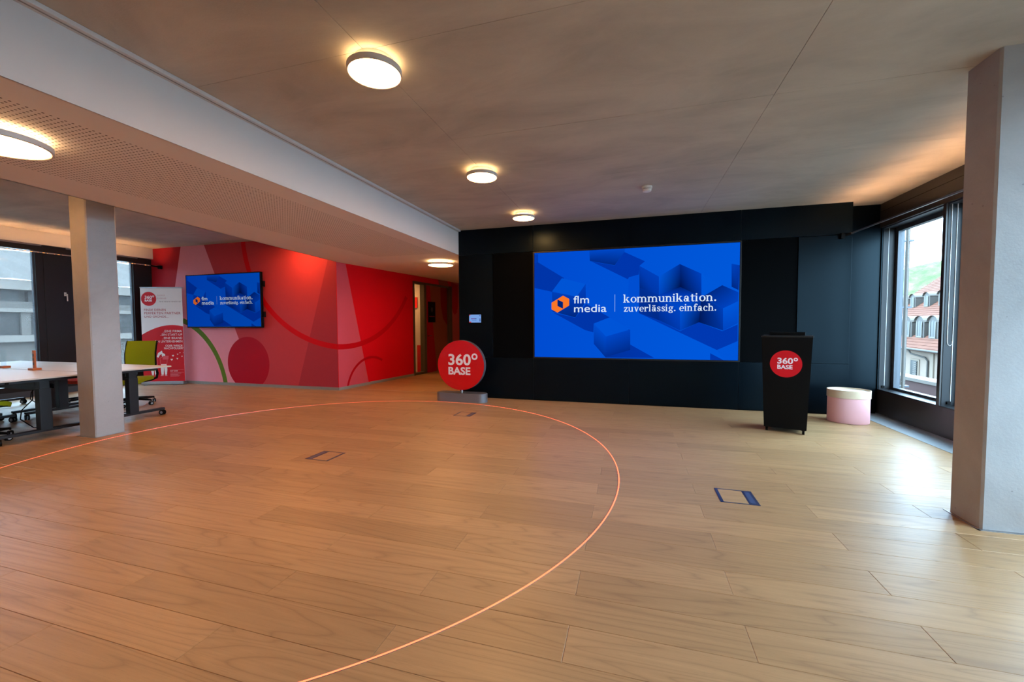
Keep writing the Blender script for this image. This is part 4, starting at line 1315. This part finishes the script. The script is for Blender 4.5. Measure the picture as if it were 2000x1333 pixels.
# ================================================================== OUTSIDE, RIGHT
gd = MB().box(-120, 160, -60, 260, -9.2, -9.0).build('ground', M['ground']); tag(gd, 'street level far below the windows', 'ground', kind='structure')
EO = Vector((22.276, 40.805, -.816)); ED = Vector((math.sin(R(9)), math.cos(R(9)), 0)); EN = Vector((ED.y, -ED.x, 0))
bl = thing('town_house', 'white town house with red tiled roof and two rows of dormers', 'building', EO)
def e3(s, n, z): return tuple(ED*s + EN*n + Vector((0, 0, z)))
def ebox(s0, s1, n0, n1, z0, z1):
    m = MB(); m.v = [e3(*p) for p in ((s0,n0,z0),(s1,n0,z0),(s1,n1,z0),(s0,n1,z0),(s0,n0,z1),(s1,n0,z1),(s1,n1,z1),(s0,n1,z1))]
    m.f = [(0,3,2,1),(4,5,6,7),(0,1,5,4),(1,2,6,5),(2,3,7,6),(3,0,4,7)]; return m
ca, sa = math.cos(R(40)), math.sin(R(40))
def rf3(s, u, h=0): return e3(s, u*ca - h*sa, u*sa + h*ca)
ebox(-14, 20, .45, 14, -8.2, -.05).build('wall', M['render_wall'], bl)
# roof built from overlapping tile courses
RS0, RS1, RU = -14.2, 20.5, 12.0
roof = MB().quad(rf3(RS0, -.35, -.02), rf3(RS1, -.35, -.02), rf3(RS1, RU, -.02), rf3(RS0, RU, -.02)).build('roof', M['tile'], bl)
u = -.35
while u < RU:
    m = MB()
    s0, s1 = RS0, RS1
    a, b, c, d = rf3(s0, u, .045), rf3(s1, u, .045), rf3(s1, u + .36, .012), rf3(s0, u + .36, .012)
    m.quad(a, b, c, d); m.quad(rf3(s0, u, 0), rf3(s1, u, 0), b, a)
    m.build('tile_course', M['tile'], roof)
    u += .33
# back slope and gable so the house is a closed volume
MB().poly([rf3(RS1 - .3, 0), rf3(RS1 - .3, RU), e3(RS1 - .3, 2*RU*ca, 0)]).poly([rf3(RS0 + .3, 0), rf3(RS0 + .3, RU), e3(RS0 + .3, 2*RU*ca, 0)]).build('gable', M['render_wall'], bl)
MB().quad(rf3(RS0, RU), rf3(RS1, RU), e3(RS1, 2*RU*ca, 0), e3(RS0, 2*RU*ca, 0)).build('rear_roof', M['tile'], bl)
MB().tube([e3(RS0, -.36, -.10), e3(RS1, -.36, -.10)], .085, 10).build('gutter', M['roof_metal'], bl)
MB().tube([e3(1.5, -.36, -.12), e3(1.3, -.2, -.5), e3(.2, .30, -.75), e3(-.1, .36, -1.0), e3(-.1, .36, -8)], .07, 10).build('downpipe', M['roof_metal'], bl)
def dormer(s, u, w, h, dep):
    """arched metal dormer: front arch, side cheeks, curved cap"""
    bx, bz_ = u*ca, u*sa
    n = 10
    arch = [(-w/2, 0), (-w/2, h*.72)] + [(-w/2*math.cos(PI*k/n), h*.72 + h*.28*math.sin(PI*k/n)) for k in range(1, n)] + [(w/2, h*.72), (w/2, 0)]
    m = MB()
    N = len(arch)
    m.v = [e3(s + a, bx, bz_ + b) for a, b in arch] + [e3(s + a, bx + dep, bz_ + b) for a, b in arch]
    m.f = [tuple(range(N)), tuple(range(N, 2*N))] + [(k, k+1, N+k+1, N+k) for k in range(N - 1)]
    d = m.build('dormer', M['roof_metal'], bl)
    cap = MB()
    arch2 = [(a*1.14, b + .05) for a, b in arch[1:-1]]
    K = len(arch2)
    cap.v = [e3(s + a, bx - .12, bz_ + b) for a, b in arch2] + [e3(s + a, bx + dep, bz_ + b) for a, b in arch2]
    cap.f = [(k, k+1, K+k+1, K+k) for k in range(K - 1)]
    cap.build('dormer_cap', M['zinc_lite'], d)
    g = MB()
    g.v = [e3(s + a, bx - .03, bz_ + b) for a, b in ((-w*.26, h*.10), (w*.26, h*.10), (w*.26, h*.70), (w*.12, h*.80), (-w*.12, h*.80), (-w*.26, h*.70))]
    g.f = [tuple(range(6))]
    g.build('dormer_pane', M['dark_glass'], d)
    fr = MB()
    for a, b, c, dd_ in ((-w*.33, -w*.26, h*.06, h*.78), (w*.26, w*.33, h*.06, h*.78), (-w*.33, w*.33, h*.03, h*.10), (-.02, .02, h*.1, h*.78)):
        fr.v += [e3(s + a, bx - .06, bz_ + c), e3(s + b, bx - .06, bz_ + c), e3(s + b, bx - .06, bz_ + dd_), e3(s + a, bx - .06, bz_ + dd_)]
        q = len(fr.v) - 4; fr.f.append((q, q+1, q+2, q+3))
    fr.build('dormer_frame', M['zinc_lite'], d)
for s in (10.0, 7.65, 5.25, 2.92, .6, -1.8, -4.2):
    dormer(s, 1.15, 1.55, 1.85, 2.6)
for s in (17.6, 14.4, 11.3, 8.4, 5.5, 2.6):
    dormer(s, 5.6, 1.25, 1.45, 2.2)
# wall windows with shutters and stone corner trim
for s in (2.3, -2.4, 7.0, 11.5):
    ebox(s - .85, s + .85, .38, .46, -2.85, -1.0).build('window_surround', M['stone'], bl)
    wn = ebox(s - .6, s + .6, .34, .385, -2.7, -1.15).build('window', M['dark_glass'], bl)
    for k in range(9):
        ebox(s - .55, s + .05, .30, .345, -2.64 + .165*k, -2.56 + .165*k).build('shutter_slat', M['zinc_lite'], wn)
ebox(-.95, -.45, .36, .46, -8.2, -.2).build('stone_trim', M['stone'], bl)
# parapet with gravel strip just below the window
pp = thing('roof_parapet', 'mauve terrace parapet with pale coping just outside the window', 'parapet')
MB().box(6.0, 6.25, 1.0, 24, -.75, .03).build('parapet_wall', M['parapet'], pp)
MB().box(5.95, 6.32, 1.0, 24, .03, .10).build('coping', M['zinc_lite'], pp)
MB().box(3.9, 6.0, 1.0, 24, -.8, -.40).build('gravel_bed', M['gravel'], pp)
rnd = random.Random(5)
st = MB()
for k in range(900):
    x, y, r = rnd.uniform(4.9, 5.98), rnd.uniform(6, 14), rnd.uniform(.02, .05)
    st.lathe([(r*.3, -.40), (r, -.395 + r*.4), (r*.5, -.39 + r*.9)], 5, x, y)
so = st.build('gravel_stones', M['facade_lite'], pp); so['kind'] = 'stuff'
po = thing('outside_pole', 'slim metal post fixed outside the right window', 'pole', (3.96, 7.66, 0))
MB().cyl((0, 0, -.6), (0, 0, 3.1), .022, 14).build('post', M['zinc_lite'], po, True)
MB().cyl((.05, .05, -.6), (.05, .05, 3.1), .010, 10).build('wire', M['zinc_lite'], po, True)
for z_ in (.35, 1.55, 2.55): MB().box(-.03, .08, -.012, .06, z_, z_ + .025).build('clamp', M['frame'], po)
# wooded hill in the distance
hm = MB()
nx_, ny_ = 70, 16
rnd = random.Random(11)
HO = Vector((240, 420, 0))
for j in range(ny_ + 1):
    for i in range(nx_ + 1):
        a = -260 + 520*i/nx_
        b = -70 + 140*j/ny_
        prof_ = math.sin(PI*j/ny_) ** .8
        ridge = 62 + 10*math.sin(a*.013 + 1.0) + 4*math.sin(a*.05)
        z = -20 + ridge*prof_ + rnd.uniform(-1.6, 1.6)
        p = HO + ED*0 + Vector((.86, -.5, 0))*a + Vector((.5, .86, 0))*b
        hm.v.append((p.x, p.y, z))
for j in range(ny_):
    for i in range(nx_):
        q = j*(nx_+1) + i
        hm.f.append((q, q+1, q+nx_+2, q+nx_+1))
hl = hm.build('hill', M['hill'], None, True); tag(hl, 'wooded green hill behind the tiled roof', 'hill', kind='structure')

# ================================================================== OUTSIDE, LEFT
lb = thing('office_block', 'grey office block with banded facade across the street', 'building', (-26, 0, 0))
MB().box(-6, 0, -40, 60, -9, .65).build('lower_wall', M['facade'], lb)
MB().box(-.2, .35, -40, 60, .65, .94).build('ledge', M['facade_lite'], lb)
for k in range(25):
    y = -30 + 3.2*k
    if -8 < y < 40:
        MB().box(-.30, -.05, y + .15, y + 3.05, .94, 1.95).build('window_band', M['facade_dark'], lb)
        MB().box(-.30, -.05, y + .15, y + 3.05, 2.42, 2.92).build('upper_window_band', M['facade_dark'], lb)
        MB().box(-.28, .05, y - .15, y + .15, .94, 1.95).build('mullion', M['facade'], lb)
MB().box(-6, -.30, -40, 60, .65, 3.4).build('upper_wall', M['facade'], lb)
MB().box(-.3, .15, -40, 60, 1.95, 2.12).build('pale_band', M['facade_lite'], lb)
MB().box(-.3, .05, -40, 60, 2.12, 2.42).build('grey_band', M['facade'], lb)
MB().box(-.3, .45, -40, 60, 2.92, 3.33).build('eaves_fascia', M['facade_lite'], lb)
rf_ = MB()
seg = 90
for k in range(seg + 1):
    y = -20 + 65*k/seg
    h = .05 if k % 2 else 0
    rf_.v += [(.5, y, 3.34 + h), (-5.5, y, 5.3 + h)]
rf_.f += [(2*k, 2*k+2, 2*k+3, 2*k+1) for k in range(seg)]
rf_.build('roof', M['roof_sheet'], lb)
for k in ('led_dot', 'tablet', 'tv'):
    M[k].cycles.emission_sampling = 'NONE'
